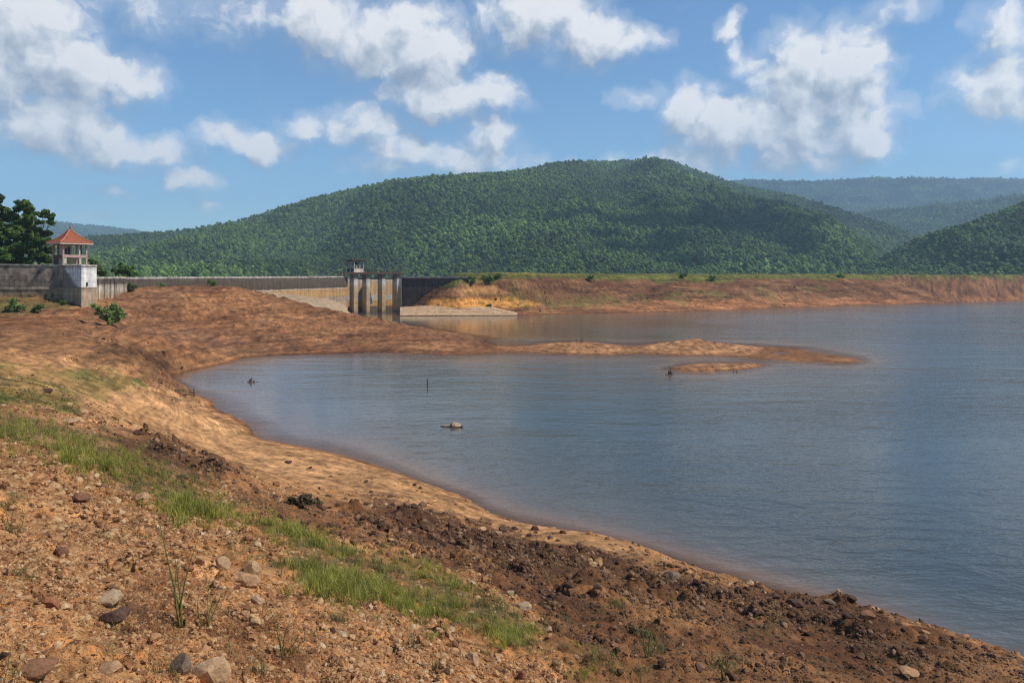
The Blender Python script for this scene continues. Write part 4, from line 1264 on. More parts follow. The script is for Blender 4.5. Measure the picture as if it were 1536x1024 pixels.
# far bare slopes: scattered clods
p = sample_ground(42000, -40, 1560, 425, 640)
i, j = zidx(p)
k = (p[:, 2] > .06) & (rng.random(len(p)) < (.40 + 1.3 * Z_clod[i, j]) * sstep(-.3, .5, fbm(p[:, 0] / 6, p[:, 1] / 9, 3, 630)))
p = p[k]; s = np.clip(sizes(len(p), 1.0, 6.5, 2.0) / 2 * p[:, 1] / F, .03, .3)
stones_scatter('rubble', 'small dark stones dotted over the bare red peninsula and far bank', p, s, pb_dark, 8)

# stones one can point at
hero_m = {'o': m_st_ochre, 'd': m_st_dark, 'p': m_st_pale}


def plain_stone(name, c):
    m, t, b = material(name)
    ps = t.new('ShaderNodeNewGeometry').outputs['Position']
    n = t.noise(ps, 14, 7, .65); n2 = t.noise(ps, 70, 4, .6)
    cc = t.vmath('SCALE', t.mix(t.maprange(n, .35, .65), tuple(q * .72 for q in c), tuple(min(q * 1.2, .8) for q in c)))
    t.put(cc.node.inputs['Scale'], t.maprange(n2, .3, .7, .75, 1.25))
    setp(b, t, cc, .9, .2, t.bump(t.math('ADD', n, t.math('MULTIPLY', n2, .5)), .6, .02))
    return m


PAL = {'ochre': plain_stone('stone_ochre', (.36, .205, .105)), 'tan': plain_stone('stone_tan', (.40, .25, .13)), 'brown': plain_stone('stone_brown', (.20, .095, .05)), 'dark': plain_stone('stone_dark', (.095, .052, .034)),
       'pale': plain_stone('stone_pale', (.38, .26, .15)), 'rust': plain_stone('stone_rust', (.24, .10, .05)), 'grey': plain_stone('stone_grey', (.17, .115, .075)), 'sand': plain_stone('stone_sand', (.42, .26, .14))}


def hero(px, py, w, h, colr, seed, label, flat=None, cuts=11, dep=.85, rz=None, name='stone'):
    """stone w x h photo pixels, its foot on the ground at (px, py)"""
    g = G(px, py); Y = g.y; k = Y / F
    v, Fc = rock_np(seed, 2, .7, cuts)
    v = v / np.abs(v).max(0)
    v = v * np.array([w * k / 2, w * k / 2 * dep, h * k * .62])
    o = link(name, np_mesh('stone', v, Fc, False, 3), PAL[colr], None, (g.x, g.y + w * k / 2 * dep * .6, g.z + h * k * .20), (random.Random(seed).uniform(-.15, .15), random.Random(seed + 1).uniform(-.15, .15), rz if rz is not None else random.Random(seed).uniform(-.5, .5)))
    tag(o, label, 'stone', 'stones one can pick out on the near bank')


HERO = [
    (72, 912, 32, 20, 'rust', 1, 'rounded dark rust stone on the gravel at the left, below a flat pale slab'),
    (117, 752, 28, 15, 'brown', 2, 'smooth brown stone high on the left of the gravel slope'),
    (88, 834, 26, 14, 'brown', 3, 'dull brown stone lying alone midway up the left gravel slope'),
    (366, 879, 42, 22, 'ochre', 4, 'large wedge-shaped ochre stone right of the tall weed stalks'),
    (330, 852, 26, 19, 'tan', 5, 'round tan stone just above the large wedge-shaped one'),
    (378, 862, 30, 22, 'tan', 6, 'blocky yellowish stone behind the large wedge-shaped one'),
    (269, 1004, 32, 30, 'grey', 7, 'sharp pointed grey-brown stone at the bottom left'),
    (311, 1020, 62, 32, 'sand', 8, 'broad flat sandy slab beside the sharp pointed stone'),
    (156, 905, 40, 16, 'pale', 9, 'flat pale slab in the middle of the left gravel'),
    (165, 932, 46, 18, 'dark', 10, 'low dark shard just under the flat pale slab'),
    (196, 918, 22, 18, 'brown', 11, 'brown chunk at the right end of the flat pale slab'),
    (709, 996, 19, 20, 'sand', 12, 'egg-shaped sandy stone alone on the bare ground near the bottom'),
    (784, 916, 28, 14, 'pale', 13, 'whitish flat stone at the upper edge of the lower grass'),
    (766, 892, 12, 8, 'pale', 14, 'small whitish stone just above the whitish flat one'),
    (783, 1018, 15, 14, 'rust', 15, 'small red-brown stone at the bottom right of the egg-shaped one'),
    (1010, 868, 28, 11, 'grey', 16, 'grey rounded boulder at the top of the dark rubble near the beach'),
    (1060, 877, 10, 7, 'dark', 17, 'small black stone beside the grey rounded boulder'),
    (1196, 911, 30, 15, 'dark', 18, 'black jagged boulder at the edge of the water'),
    (1246, 906, 18, 8, 'grey', 19, 'flat grey stone at the waterline right of the black jagged boulder'),
    (1303, 928, 24, 12, 'brown', 20, 'brown boulder at the waterline, the largest on the right'),
    (1388, 962, 20, 11, 'brown', 21, 'brown stone at the waterline farthest to the right'),
    (1366, 1016, 34, 15, 'ochre', 22, 'ochre boulder in the rubble at the bottom right corner'),
    (803, 795, 13, 9, 'dark', 23, 'dark angular stone standing at the water edge on the pale beach'),
    (98, 634, 30, 7, 'sand', 24, 'long sandy boulder on the rim of the near bank behind the grass'),
    (58, 617, 34, 6, 'ochre', 25, 'low ochre rock on the rim of the near bank at the left'),
    (70, 588, 16, 7, 'dark', 26, 'small dark rock lying in the far green patch'),
    (210, 750, 22, 13, 'sand', 27, 'sandy stone in the gravel right of the smooth brown stone'),
    (45, 1012, 56, 22, 'brown', 28, 'big brown stone cut near the bottom left corner'),
    (160, 1010, 34, 16, 'ochre', 29, 'half buried ochre stone at the bottom between corner stone and pointed stone'),
    (382, 905, 24, 14, 'pale', 30, 'whitish stone lying below the large wedge-shaped one'),
    (510, 955, 20, 9, 'pale', 31, 'long whitish chip on the gravel below the bright grass'),
    (1165, 898, 16, 7, 'dark', 32, 'dark stone where the pale beach ends left of the black jagged boulder'),
    (695, 793, 12, 7, 'dark', 33, 'black clod on the pale beach left of the dark angular stone'),
    (620, 762, 16, 8, 'dark', 34, 'black clod on the upper edge of the pale beach, farther left'),
    (548, 724, 9, 5, 'dark', 35, 'tiny black stone on the middle of the pale beach near the water'),
    (432, 695, 14, 5, 'dark', 36, 'black clod on the pale beach at the bend of the shore'),
]
for a in HERO: hero(*a[:5], 700 + a[5], a[6])
HPX = np.array([(a[0], a[1]) for a in HERO], float)

# countable larger stones: copies of ten kinds
src = {}
for zn, coln, m in (('ochre', 'ochre', m_st_ochre), ('dark', 'dark', m_st_dark)):
    for k in range(6):
        v, Fc = rock_np(800 + k + (50 if zn == 'dark' else 0), 2, .6 if zn == 'ochre' else .75, 12)
        me = np_mesh('stone', v, Fc, False, 3); me.materials.append(m); src[zn, k] = me
first = {}
for zn, n, lab, grp in (('ochre', 95, 'loose ochre stone on the foreground gravel slope', 'loose ochre stones on the foreground slope'), ('dark', 110, 'dark clod of earth in the rubble band above the beach', 'dark clods in the rubble band')):
    p = sample_ground(9000, 0, 1530, 600, 1015); i, j = zidx(p)
    w = (Z_dark[i, j] * (.3 + .7 * Z_clod[i, j])) if zn == 'dark' else (1 - Z_dark[i, j]) * (1 - Z_grass[i, j]) * (1 - Z_pale[i, j]) * (p[:, 1] < 13)
    p = p[(rng.random(len(p)) < w) & (p[:, 2] > .1)]
    a, b_ = proj(p[:, 0], p[:, 1], p[:, 2])
    okh = np.array([np.hypot(HPX[:, 0] - x, HPX[:, 1] - y).min() > 24 for x, y in zip(a, b_)])
    p = p[okh][:n]
    for q, c in enumerate(p):
        s = random.uniform(9, 21) / 2 * c[1] / F * (1 if zn == 'ochre' else .8)
        me = src[zn, q % 6]
        if (zn, q % 6) in first: o = first[zn, q % 6].copy(); COL.objects.link(o)
        else:
            o = link('stone' if zn == 'ochre' else 'earth_clod', me); first[zn, q % 6] = o
            tag(o, lab, 'stone' if zn == 'ochre' else 'clod', grp)
        o.location = (c[0], c[1], c[2] + s * .12); o.scale = (s, s * random.uniform(.75, 1.1), s * random.uniform(.8, 1.2)); o.rotation_euler = (random.uniform(-.3, .3), random.uniform(-.3, .3), random.uniform(0, 6.28))


# ------------------------------------------------------------------ grass
def tuft_mesh(k, nb=18, spread=.30, lean=.5, wid=.028, seg=4):
    r = np.random.default_rng(900 + k)
    Vs, Fs, off = [], [], 0
    for i in range(nb):
        a = r.uniform(0, 6.283); L = r.uniform(.5, 1.05); ln = r.uniform(.1, lean) * L; w = wid * r.uniform(.7, 1.3)
        bx, by = r.normal(0, spread * .35, 2); tw = a + r.uniform(-.6, .6)
        sx_, sy_ = -math.sin(tw) * w, math.cos(tw) * w
        pts = []
        for q in range(seg + 1):
            f = q / seg; z = L * (f - .25 * ln * f * f); d = ln * f ** 2.0
            ww = (1 - f) ** .7 * 1.0 + .02
            c = np.array([bx + math.cos(a) * d, by + math.sin(a) * d, z])
            pts += [c + np.array([sx_, sy_, 0]) * ww, c - np.array([sx_, sy_, 0]) * ww]
        Vs.append(np.array(pts))
        Fs.append(np.array([[2 * q, 2 * q + 1, 2 * q + 3, 2 * q + 2] for q in range(seg)]) + off); off += len(pts)
    return np_mesh('tuft', np.concatenate(Vs), np.concatenate(Fs), True, 4)


m_grass = leaf_mat('grass_blades', (.21, .235, .024), (.46, .42, .09), .35)
m_gdull = leaf_mat('dull_grass_blades', (.12, .14, .04), (.26, .25, .09), .3)
m_dry = leaf_mat('dry_grass_blades', (.20, .080, .032), (.38, .20, .085), .3)
gc = protos('grass_tuft', [tuft_mesh(k, 22, .5, .95, .017) for k in range(6)], m_grass)
gd = protos('dull_grass_tuft', [tuft_mesh(20 + k, 16, .7, 1.2, .018) for k in range(5)], m_gdull)
dc = protos('dry_grass_tuft', [tuft_mesh(40 + k, 16, 1.2, 2.6, .018) for k in range(5)], m_dry)


def grass(name, lab, p, hts, coll, k, cat='grass'):
    n = len(p)
    scl = np.stack([hts * rng.uniform(.8, 1.2, n)] * 2 + [hts], -1)
    tag(scatter(name, p - np.array([0, 0, .01]), np.stack([rng.normal(0, .12, n), rng.normal(0, .12, n), rng.uniform(0, 6.28, n)], -1), scl, rng.integers(0, k, n), coll), lab, cat, kind='stuff')


p = sample_ground(60000, -60, 900, 590, 1010); i, j = zidx(p)
cl2 = sstep(-.25, .45, fbm(p[:, 0] / 1.3, p[:, 1] / 1.3, 4, 640))
k = rng.random(len(p)) < Z_grass[i, j] * (.10 + .90 * cl2) * .26 * np.clip(9 / p[:, 1], .5, 1.2)
pg = p[k]; hg = rng.uniform(.04, .12, len(pg)) * (.6 + .9 * cl2[k])
SP = [(290, 768, 34, 60, .27), (270, 755, 16, 20, .22), (325, 780, 22, 22, .18), (150, 698, 34, 80, .24), (110, 680, 28, 56, .24), (200, 712, 30, 50, .19), (102, 692, 8, 14, .26), (60, 660, 40, 70, .19), (15, 650, 34, 60, .19), (180, 680, 26, 26, .18), (40, 640, 40, 40, .14),
      (490, 885, 30, 60, .20), (520, 870, 30, 46, .17), (560, 850, 40, 40, .13), (440, 795, 32, 34, .15), (480, 800, 20, 14, .13), (640, 915, 30, 36, .14), (680, 925, 30, 30, .13), (770, 955, 34, 60, .17), (740, 940, 20, 26, .15), (700, 900, 40, 30, .10),
      (590, 900, 40, 36, .12), (620, 880, 44, 40, .11), (400, 780, 20, 16, .14), (240, 735, 16, 14, .13), (350, 790, 16, 10, .12), (520, 920, 16, 10, .12), (650, 955, 10, 8, .11), (865, 970, 18, 12, .10), (880, 1015, 20, 16, .12), (210, 760, 14, 10, .12)]
ex, eh = [], []
for px, py, sprd, n, ht in SP:
    q, ok = G_many(rng.normal(px, sprd * .72, n), rng.normal(py, sprd * .30, n))
    ex.append(q[ok]); eh.append(rng.uniform(.45, 1.1, ok.sum()) * ht * .78)
grass('grass', 'bright green grass in a diagonal strip across the near bank', np.concatenate([pg] + ex), np.concatenate([hg] + eh), gc, 6)
ex, eh = [], []
for px, py, sprd, n, ht in [(925, 906, 12, 14, .13), (905, 918, 8, 5, .09), (1160, 935, 34, 34, .10), (1130, 950, 30, 26, .10), (1185, 925, 20, 14, .09), (1030, 900, 24, 14, .08), (1300, 965, 24, 14, .08), (1350, 990, 24, 12, .08), (1090, 1000, 20, 16, .14), (985, 975, 18, 18, .12), (970, 955, 10, 12, .16),
                            (1020, 930, 24, 8, .08), (840, 930, 24, 18, .10), (1230, 1000, 30, 12, .09), (900, 985, 24, 20, .10), (940, 1010, 30, 20, .10), (620, 960, 24, 10, .08), (500, 930, 20, 12, .10), (40, 860, 30, 14, .07), (20, 760, 20, 14, .10), (210, 800, 30, 12, .09), (380, 830, 24, 14, .10), (420, 850, 16, 12, .10), (345, 820, 20, 10, .10), (450, 760, 26, 20, .10), (1250, 940, 30, 14, .07), (1450, 1010, 30, 12, .07)]:
    q, ok = G_many(rng.normal(px, sprd * .6, n), rng.normal(py, sprd * .28, n))
    ex.append(q[ok]); eh.append(rng.uniform(.5, 1.1, ok.sum()) * ht)
p = sample_ground(26000, -60, 1580, 545, 1020); i, j = zidx(p)
k = rng.random(len(p)) < (np.maximum(Z_gfar[i, j] * .55, (1 - Z_pale[i, j]) * (.005 + .42 * Z_grass[i, j])) * (p[:, 2] > .25))
grass('grass', 'dull olive grass tufts thinly scattered over the bank and the far green patch', np.concatenate([p[k]] + ex), np.concatenate([rng.uniform(.05, .12, k.sum()) * (1 + p[k][:, 1] / 40)] + eh), gd, 5)
p = sample_ground(30000, -40, 1580, 405, 470); i, j = zidx(p)
k = rng.random(len(p)) < np.maximum(np.maximum(Z_egr[i, j] * .55, Z_egr2[i, j] * .10), Z_ggate[i, j] * .30) * (p[:, 2] > .8)
p = p[k]
grass('grass', 'green grass along the crest and face of the far embankment', p, rng.uniform(.2, .55, len(p)) * np.clip(p[:, 1] / 170, .5, 1.3), gd, 5)
p = sample_ground(16000, -40, 1000, 730, 1020); i, j = zidx(p)
k = rng.random(len(p)) < np.maximum(Z_dry[i, j] * .42, .018 * (1 - Z_dark[i, j]))
p = p[k]
grass('dry_grass', 'matted rust-coloured dry grass on the foreground gravel', p, rng.uniform(.025, .075, len(p)), dc, 5)


# ------------------------------------------------------------------ weeds with stalks
m_stalk = leaf_mat('weed_green', (.20, .20, .05), (.33, .31, .10), .15)


def weed(px, py, stalks, label, seed, group=None, thick=.006, name='weed'):
    """stalks: tips given in photo pixels; root at the ground seen at (px, py)"""
    g = G(px, py); Y = g.y; r = random.Random(seed)
    rt = empty(name, g); tag(rt, label, 'weed', group)
    for tx, ty in stalks:
        tip = Vector(P(tx, ty, Y + r.uniform(-.08, .08))) - g
        base = Vector((r.uniform(-.02, .02), r.uniform(-.02, .02), -.02))
        bend = Vector((r.uniform(-.02, .02), r.uniform(-.02, .02), 0))
        pts = [base.lerp(tip, f) + bend * math.sin(math.pi * f) + Vector((0, 0, .10 * tip.length * math.sin(math.pi * f) * .3)) for f in (0, .25, .5, .75, 1)]
        mb = MB(); mb.tube(pts, [thick, thick * .9, thick * .75, thick * .55, thick * .25], 5)
        L = tip.length
        for k in range(int(7 + L * 16)):
            f = r.uniform(.12, 1.0); c = base.lerp(tip, f) + bend * math.sin(math.pi * f) + Vector((0, 0, .03 * L * math.sin(math.pi * f)))
            d = Vector((r.uniform(-1, 1), r.uniform(-1, 1), r.uniform(.5, 1.6))).normalized(); ln = r.uniform(.012, .035) * (1.2 - .5 * f)
            s_ = d.cross(Vector((r.uniform(-1, 1), r.uniform(-1, 1), .1))).normalized() * ln * .11
            vs = [mb.bm.verts.new(q) for q in (c, c + d * ln * .5 + s_, c + d * ln, c + d * ln * .5 - s_)]
            mb.bm.faces.new(vs)
        mb.build('stalk', m_stalk, rt)


weed(271, 932, [(237, 772), (297, 808), (268, 832), (262, 835), (255, 860)], 'tall thin green weed with long bare stalks in the left foreground', 1, thick=.0055)
weed(312, 938, [(314, 872), (334, 886), (298, 890), (322, 900)], 'short green weed just right of the tall bare-stalked one', 2, thick=.004)
weed(424, 985, [(404, 908), (435, 930), (452, 945), (416, 930), (462, 955)], 'yellowish weed in the dry grass at the bottom', 3, thick=.004)
weed(972, 985, [(965, 935), (978, 942), (990, 955), (958, 958)], 'leafy weed in the brown soil near the bottom middle', 4, thick=.006)
weed(1084, 1018, [(1074, 980), (1086, 984), (1096, 992), (1066, 998)], 'leafy weed in the dark rubble near the bottom, right of the middle', 5, thick=.006)
weed(20, 800, [(10, 758), (34, 768), (22, 760), (2, 775)], 'wispy dry weed at the left edge of the gravel', 6, thick=.004)
b0 = G(455, 762)
tree('low_bush', 'brownish withered bush at the top of the dark rubble band', 'bush', b0, .35, blobs_px(b0, [(440, 752, 12, 0), (460, 750, 13, 0), (474, 753, 9, .1), (428, 755, 8, .1), (455, 744, 8, 0)], b0.y), 900, .03,
     leaf_mat('withered_leaves', (.07, .055, .03), (.14, .10, .05), .2), 77, .01)

# ------------------------------------------------------------------ things in the lake
m_wood = simple('wet_wood', (.085, .06, .045), .85, .4, 9, bump=.6)
m_wood2 = simple('bleached_wood', (.36, .25, .16), .85, .35, 7, bump=.6)


def on_water(px, py): return Vector(W(px, py))


def stump(px, py, spikes, label, seed, mat=None, name='tree_stump', base=True, z=None):
    g = on_water(px, py) if z is None else G(px, py); Y = g.y; k = Y / F; r = random.Random(seed)
    mb = MB()
    if base:
        mb.tube([(0, 0, -.5), (0, 0, .02), (0, 0, .07)], [8 * k, 6 * k, 3 * k], 8)
    for dx, dy, dd, rad in spikes:
        a = Vector((dx * k * .35, dd * .3, -.3)); b_ = Vector((dx * k, dd, dy * k))
        mb.tube([a, a.lerp(b_, .5) + Vector((r.uniform(-.03, .03), 0, .02)), b_], [rad * k, rad * .75 * k, rad * .3 * k], 6)
    o = mb.build(name, mat or m_wood, None, g)
    return tag(o, label, 'stump' if 'stump' in name else name.replace('_', ' '))


stump(377, 573, [(0, 7, 0, 2.4), (-4, 4, .1, 2), (5, 3, -.1, 2.2), (9, .8, .05, 1.6), (-15, .6, .1, 1.2), (-6, 1.2, 0, 2)], 'broken dead stump with jagged points in the shallow bay near the left shore', 1)
stump(1005, 562, [(0, 13, 0, 1.3), (-2, 6, .1, 2.2), (3, 5, -.1, 2.0), (6, 1.2, 0, 1.6), (-7, 1.2, 0, 1.4), (1, 8, .05, 1.8)], 'pointed dead snag standing in the water by the tip of the little island', 2, name='dead_snag')
stump(1103, 558.5, [(-3, 2.2, 0, 1.2), (2, 3, .05, 1.2), (4, .8, 0, 1.0)], 'small dark driftwood poking out of the water in front of the little island', 3, name='driftwood', base=False)
stump(350, 566, [(0, 1.2, 0, 1.0), (3, .6, .02, .8)], 'tiny stick barely breaking the water near the head of the bay', 4, name='driftwood', base=False)
stump(873, 513, [(0, 8, 0, .9), (-3, 2, .1, 1.2), (2, 2, 0, 1.2)], 'thin upright stick stump on the hump of the sandbar', 5, name='tree_stump', base=False, z=1)
stump(865, 513, [(0, 4, 0, .8), (2, 1.6, .1, .9)], 'shorter stick stump left of the thin upright one on the sandbar', 6, name='tree_stump', base=False, z=1)
for px, py, h_, lb in ((291, 598, 15, 'thin dark wooden post standing at the edge of the bay'), (641, 580, 12, 'thin lone wooden post standing far out in the water')):
    g = on_water(px, py); k = g.y / F
    mb = MB(); mb.tube([(0, 0, -.8), (.01, 0, h_ * k * .5), (0, 0, h_ * k)], [1.0 * k, .95 * k, .8 * k], 7)
    tag(mb.build('wooden_post', m_wood, None, g), lb, 'post')
g = on_water(678, 640); k = g.y / F
rt = empty('floating_log', g); tag(rt, 'pale broken log lying in the water in the middle of the lake', 'log')
mb = MB(); mb.tube([(-17 * k, .05, .0), (-10 * k, .02, 1.2 * k), (0, 0, 1.0 * k), (12 * k, -.02, .2 * k)], [1.6 * k, 1.7 * k, 1.8 * k, 1.4 * k], 8); mb.build('trunk', m_wood2, rt, smooth=True)
v, Fc = rock_np(990, 2, .6, 10); v = v / np.abs(v).max(0) * np.array([10 * k, 7 * k, 4.4 * k]) + np.array([7 * k, .02, 1.6 * k]); v[:, 2] += np.where(v[:, 0] < 4 * k, 1.0 * k, 0)
link('root_mass', np_mesh('root_mass', v, Fc, False, 3), m_wood2, rt)
MB().tube([(14 * k, -.05, -.2 * k), (16 * k, -.12, 1.6 * k)], [2.2 * k, 1.6 * k], 7).build('knot', m_wood, rt)

# ------------------------------------------------------------------ air
mb = MB(); mb.box((300, 1850, 215), (8000, 4500, 450))
m_haze = bpy.data.materials.new('haze_air'); m_haze.use_nodes = True
t = NT(m_haze.node_tree); t.n.clear()
out = t.new('ShaderNodeOutputMaterial'); pv = t.new('ShaderNodeVolumePrincipled')
pv.inputs['Color'].default_value = (.55, .76, 1.0, 1); pv.inputs['Density'].default_value = 2.3e-4; pv.inputs['Anisotropy'].default_value = .2
t.l.new(pv.outputs[0], out.inputs['Volume'])
hz_o = tag(mb.build('haze', m_haze), 'thin bluish haze filling the air over the lake and hills', 'haze', kind='stuff')

# ------------------------------------------------------------------ high clouds beside the picture; their shade lies on the hills
m_cloud, t, b = material('cloud_white'); setp(b, t, (.85, .85, .86), 1.0, 0.0)


def cloud(c, size, n, seed):
    r = np.random.default_rng(seed); Vs, Fs, off = [], [], 0
    V, Fc = ICO2
    for k in range(n):
        a = r.uniform(0, 6.283); q = math.sqrt(r.random()); s = r.uniform(.12, .30) * (1.15 - .7 * q)
        p = np.array([math.cos(a) * q * size[0], math.sin(a) * q * size[1], r.uniform(0, .5) * size[2]])
        nz = 1 + .35 * (r.random((len(V), 1)) - .5)
        v = V * nz * s * np.array([min(size[:2]), min(size[:2]), size[2] * 1.5]); v[:, 2] = np.maximum(v[:, 2], -.12 * size[2])
        Vs.append(v + p + np.array(c)); Fs.append(Fc + off); off += len(v)
    tag(link('cloud', np_mesh('cloud', np.concatenate(Vs), np.concatenate(Fs), True, 3), m_cloud), kind='structure')


def shade(px, Y, z, alt, size, n, seed):
    az_, el_ = R(100), R(50); k = (alt - z) / math.sin(el_)
    cloud(((px - CX) / F * Y + k * math.cos(el_) * math.sin(az_), Y + k * math.cos(el_) * math.cos(az_), alt), size, n, seed)


shade(1050, 680, 45, 950, (130, 120, 50), 46, 1)
shade(1170, 800, 60, 950, (70, 80, 40), 22, 2)
shade(720, 1120, 200, 1150, (190, 50, 40), 26, 3)
shade(300, 620, 40, 900, (70, 50, 40), 18, 4)
shade(1330, 2750, 330, 1500, (520, 330, 90), 40, 5)

# ------------------------------------------------------------------ camera
cam = bpy.data.cameras.new('camera'); cam.sensor_width = 36.0; cam.lens = 36.0 * F / 1536.0
cam.shift_y = -(512.0 - HY) / 1536.0
cam.clip_end = 20000; cam.clip_start = .05
co = bpy.data.objects.new('camera', cam); COL.objects.link(co)
co.location = (0, 0, H); co.rotation_euler = (math.pi / 2, 0, 0)
S.camera = co

# ------------------------------------------------------------------ sun
SUN_AZ, SUN_EL = R(100), R(50)
sd = Vector((math.sin(SUN_AZ) * math.cos(SUN_EL), math.cos(SUN_AZ) * math.cos(SUN_EL), math.sin(SUN_EL)))
sl = bpy.data.lights.new('sun', 'SUN'); sl.energy = 4.2; sl.angle = R(.5); sl.color = (1, .94, .85)
so = bpy.data.objects.new('sun', sl); COL.objects.link(so)
so.rotation_euler = sd.to_track_quat('Z', 'Y').to_euler(); so.location = (60, 0, 90)

# ------------------------------------------------------------------ sky with clouds (world shader, by direction)
def cloud_group(blobs):
    g = bpy.data.node_groups.new('cloud_density', 'ShaderNodeTree')
    g.interface.new_socket('UV', in_out='INPUT', socket_type='NodeSocketVector')
    g.interface.new_socket('Density', in_out='OUTPUT', socket_type='NodeSocketFloat')
    t = NT(g)
    gi = t.new('NodeGroupInput').outputs[0]; go = t.new('NodeGroupOutput')
    wn = t.noise(gi, 11, 3, .5, out='Color')
    uv = t.vmath('ADD', gi, t.vmath('MULTIPLY', t.vmath('SUBTRACT', wn, (.5, .5, .5)), (.055, .045, 0)))
    wn2 = t.noise(gi, 38, 3, .55, out='Color')
    uv = t.vmath('ADD', uv, t.vmath('MULTIPLY', t.vmath('SUBTRACT', wn2, (.5, .5, .5)), (.028, .026, 0)))
    acc = None
    for px, py, rx, ry, s in blobs:
        az = math.atan((px - CX) / F); el = math.atan((HY - py) / F * math.cos(az))
        iu, iv = F / rx * 1.0, F / ry * 1.0
        q = t.vmath('MULTIPLY_ADD', uv, (iu, iv, 0), (-az * iu, -el * iv, 0))
        d = t.vmath('DOT_PRODUCT', q, q)
        v = t.math('MULTIPLY_ADD', d, -s * .9, s)
        acc = v if acc is None else t.math('SMOOTH_MAX', acc, v, .25)
    acc = t.math('ADD', t.math('MAXIMUM', acc, -.75), .16)
    n = t.noise(uv, 26, 9, .56)
    # small-scale billows: inverted cellular noise
    vo = t.new('ShaderNodeTexVoronoi', feature='SMOOTH_F1'); t.put(vo.inputs['Vector'], uv); vo.inputs['Scale'].default_value = 34
    vo.inputs['Smoothness'].default_value = .6; vo.inputs['Detail'].default_value = 2; vo.inputs['Roughness'].default_value = .5
    bil = t.math('SUBTRACT', .5, vo.outputs['Distance'])
    dd = t.math('ADD', acc, t.math('MULTIPLY', t.math('SUBTRACT', n, .5), 1.7))
    dd = t.math('ADD', dd, t.math('MULTIPLY', bil, .45))
    t.l.new(dd, go.inputs[0])
    return g


BL = [(30, 25, 95, 48, .9), (0, 100, 110, 55, 1), (90, 105, 110, 52, 1.1), (190, 112, 50, 32, .8), (90, 190, 85, 48, 1), (190, 222, 80, 28, .9), (30, 200, 60, 40, .5), (285, 272, 34, 22, .85), (312, 304, 16, 9, .5),
      (250, 10, 100, 30, .40), (360, 20, 60, 34, .36),
      (480, 35, 75, 52, 1), (560, 65, 85, 50, 1.05), (640, 75, 70, 72, 1.15), (610, 15, 30, 30, .7), (660, 150, 95, 35, 1.1), (740, 145, 45, 38, .9), (600, 140, 50, 24, .6),
      (335, 205, 42, 22, .85), (390, 220, 62, 22, .9), (455, 190, 40, 26, .7), (545, 185, 70, 34, .75), (610, 225, 65, 30, .8), (730, 210, 46, 38, .85), (690, 245, 100, 28, .6), (810, 245, 36, 13, .5), (590, 250, 60, 18, .35),
      (800, 30, 90, 45, 1), (880, 50, 75, 45, 1), (955, 62, 40, 22, .6), (960, 140, 34, 12, .32),
      (1092, 38, 18, 20, .8), (1098, 72, 15, 22, .6), (1130, 95, 40, 22, .6), (1200, 110, 75, 60, 1.1), (1265, 120, 70, 75, 1.15), (1030, 168, 40, 46, 1.0), (1090, 195, 80, 52, 1.1), (1180, 190, 95, 52, 1.1), (1280, 195, 62, 48, 1.1),
      (1050, 240, 80, 28, .75), (1200, 235, 90, 28, .6), (1345, 152, 30, 18, .5), (1070, 140, 30, 15, .4),
      (1525, 55, 50, 45, .75), (1510, 125, 62, 48, .85), (1440, 142, 28, 9, .4), (1335, 20, 34, 18, .42), (930, 250, 40, 14, .3), (160, 282, 22, 8, .3), (145, 325, 20, 6, .28), (1525, 245, 20, 8, .3),
      (-120, 60, 140, 80, 1), (1680, 90, 120, 80, .9)]
wld = bpy.data.worlds.new('World'); S.world = wld; wld.use_nodes = True
t = NT(wld.node_tree)
sky = t.new('ShaderNodeTexSky', sky_type='NISHITA'); sky.sun_disc = False
sky.sun_elevation = SUN_EL; sky.sun_rotation = SUN_AZ; sky.air_density = 1.0; sky.dust_density = .15; sky.ozone_density = 3.0; sky.altitude = 200
dr = t.new('ShaderNodeTexCoord').outputs['Generated']
sx = t.new('ShaderNodeSeparateXYZ'); t.put(sx.inputs[0], dr)
az = t.math('ARCTAN2', sx.outputs[0], sx.outputs[1]); el = t.math('ARCSINE', sx.outputs[2])
cb = t.new('ShaderNodeCombineXYZ'); t.put(cb.inputs[0], az); t.put(cb.inputs[1], el)
uv = cb.outputs[0]
grp = cloud_group(BL)


def dens(v):
    n = t.new('ShaderNodeGroup'); n.node_tree = grp; t.put(n.inputs[0], v); return n.outputs[0]


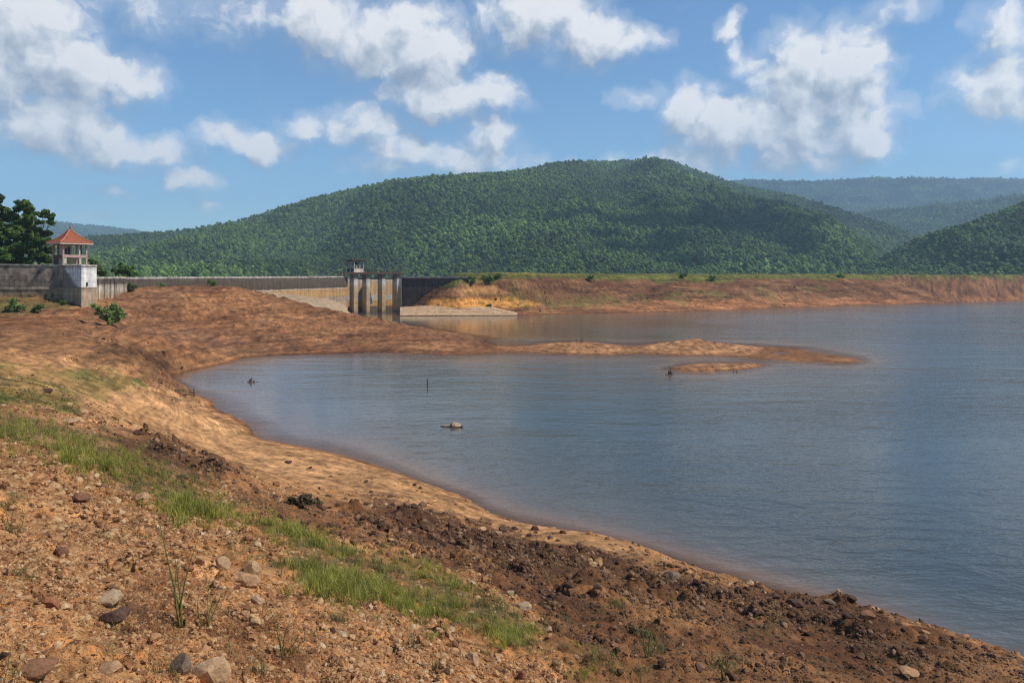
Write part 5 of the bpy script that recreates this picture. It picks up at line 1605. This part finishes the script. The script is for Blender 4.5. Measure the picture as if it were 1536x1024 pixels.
d0 = dens(uv); d1 = dens(t.vmath('ADD', uv, (.012, .028, 0)))
alpha = t.maprange(d0, -.10, .80, 0, 1, True)
lit = t.math('MULTIPLY_ADD', t.math('SUBTRACT', d0, d1), .80, .64, clamp=True)
thick = t.maprange(d0, .5, 1.6, 0, 1, True)
lit = t.math('SUBTRACT', lit, t.math('MULTIPLY', thick, .12), clamp=True)
ccol = t.ramp(lit, [(0.0, (2.7, 3.2, 4.0)), (.3, (3.6, 4.1, 4.8)), (.55, (5.3, 5.7, 6.2)), (.85, (7.8, 7.9, 8.0)), (1, (8.8, 8.7, 8.6))])
up = t.maprange(el, -.02, .0, 0, 1)
top = t.maprange(el, .42, .50, 1, 0)
skc = t.mix(1.0, sky.outputs[0], (.76, 1.03, 1.17), 'MULTIPLY')
veil = t.math('MULTIPLY', t.maprange(d0, -.65, .35, 0, 1, True), .30)
alpha = t.math('MAXIMUM', alpha, veil)
fin = t.mix(t.math('MULTIPLY', t.math('MULTIPLY', t.math('MULTIPLY', alpha, .93), up), top), skc, ccol)
bg = t.n['Background']; t.put(bg.inputs['Color'], fin); bg.inputs['Strength'].default_value = .1
bg2 = t.new('ShaderNodeBackground'); t.put(bg2.inputs['Color'], skc); bg2.inputs['Strength'].default_value = .1
# the cloud belt lies low over the horizon; above it the sky is clear (and quick to shade)
inb = t.math('MULTIPLY', t.math('GREATER_THAN', el, -.02), t.math('LESS_THAN', el, .5))
inb = t.math('MULTIPLY', inb, t.math('LESS_THAN', t.math('ABSOLUTE', az), .95))
ms = t.new('ShaderNodeMixShader'); t.put(ms.inputs[0], inb)
t.l.new(bg2.outputs[0], ms.inputs[1]); t.l.new(bg.outputs[0], ms.inputs[2]); t.l.new(ms.outputs[0], t.n['World Output'].inputs['Surface'])
wld.cycles.sampling_method = 'MANUAL'; wld.cycles.sample_map_resolution = 512

S.view_settings.view_transform = 'Standard'; S.view_settings.look = 'None'; S.view_settings.gamma = 1; S.view_settings.exposure = .18
S.cycles.volume_bounces = 1; S.cycles.max_bounces = 5; S.cycles.transparent_max_bounces = 12

S.cycles.use_denoising = True; S.cycles.denoiser = 'OPENIMAGEDENOISE'; S.cycles.denoising_input_passes = 'RGB_ALBEDO_NORMAL'; S.cycles.denoising_prefilter = 'NONE'
S.cycles.pixel_filter_type = 'BLACKMAN_HARRIS'; S.cycles.filter_width = 1.2
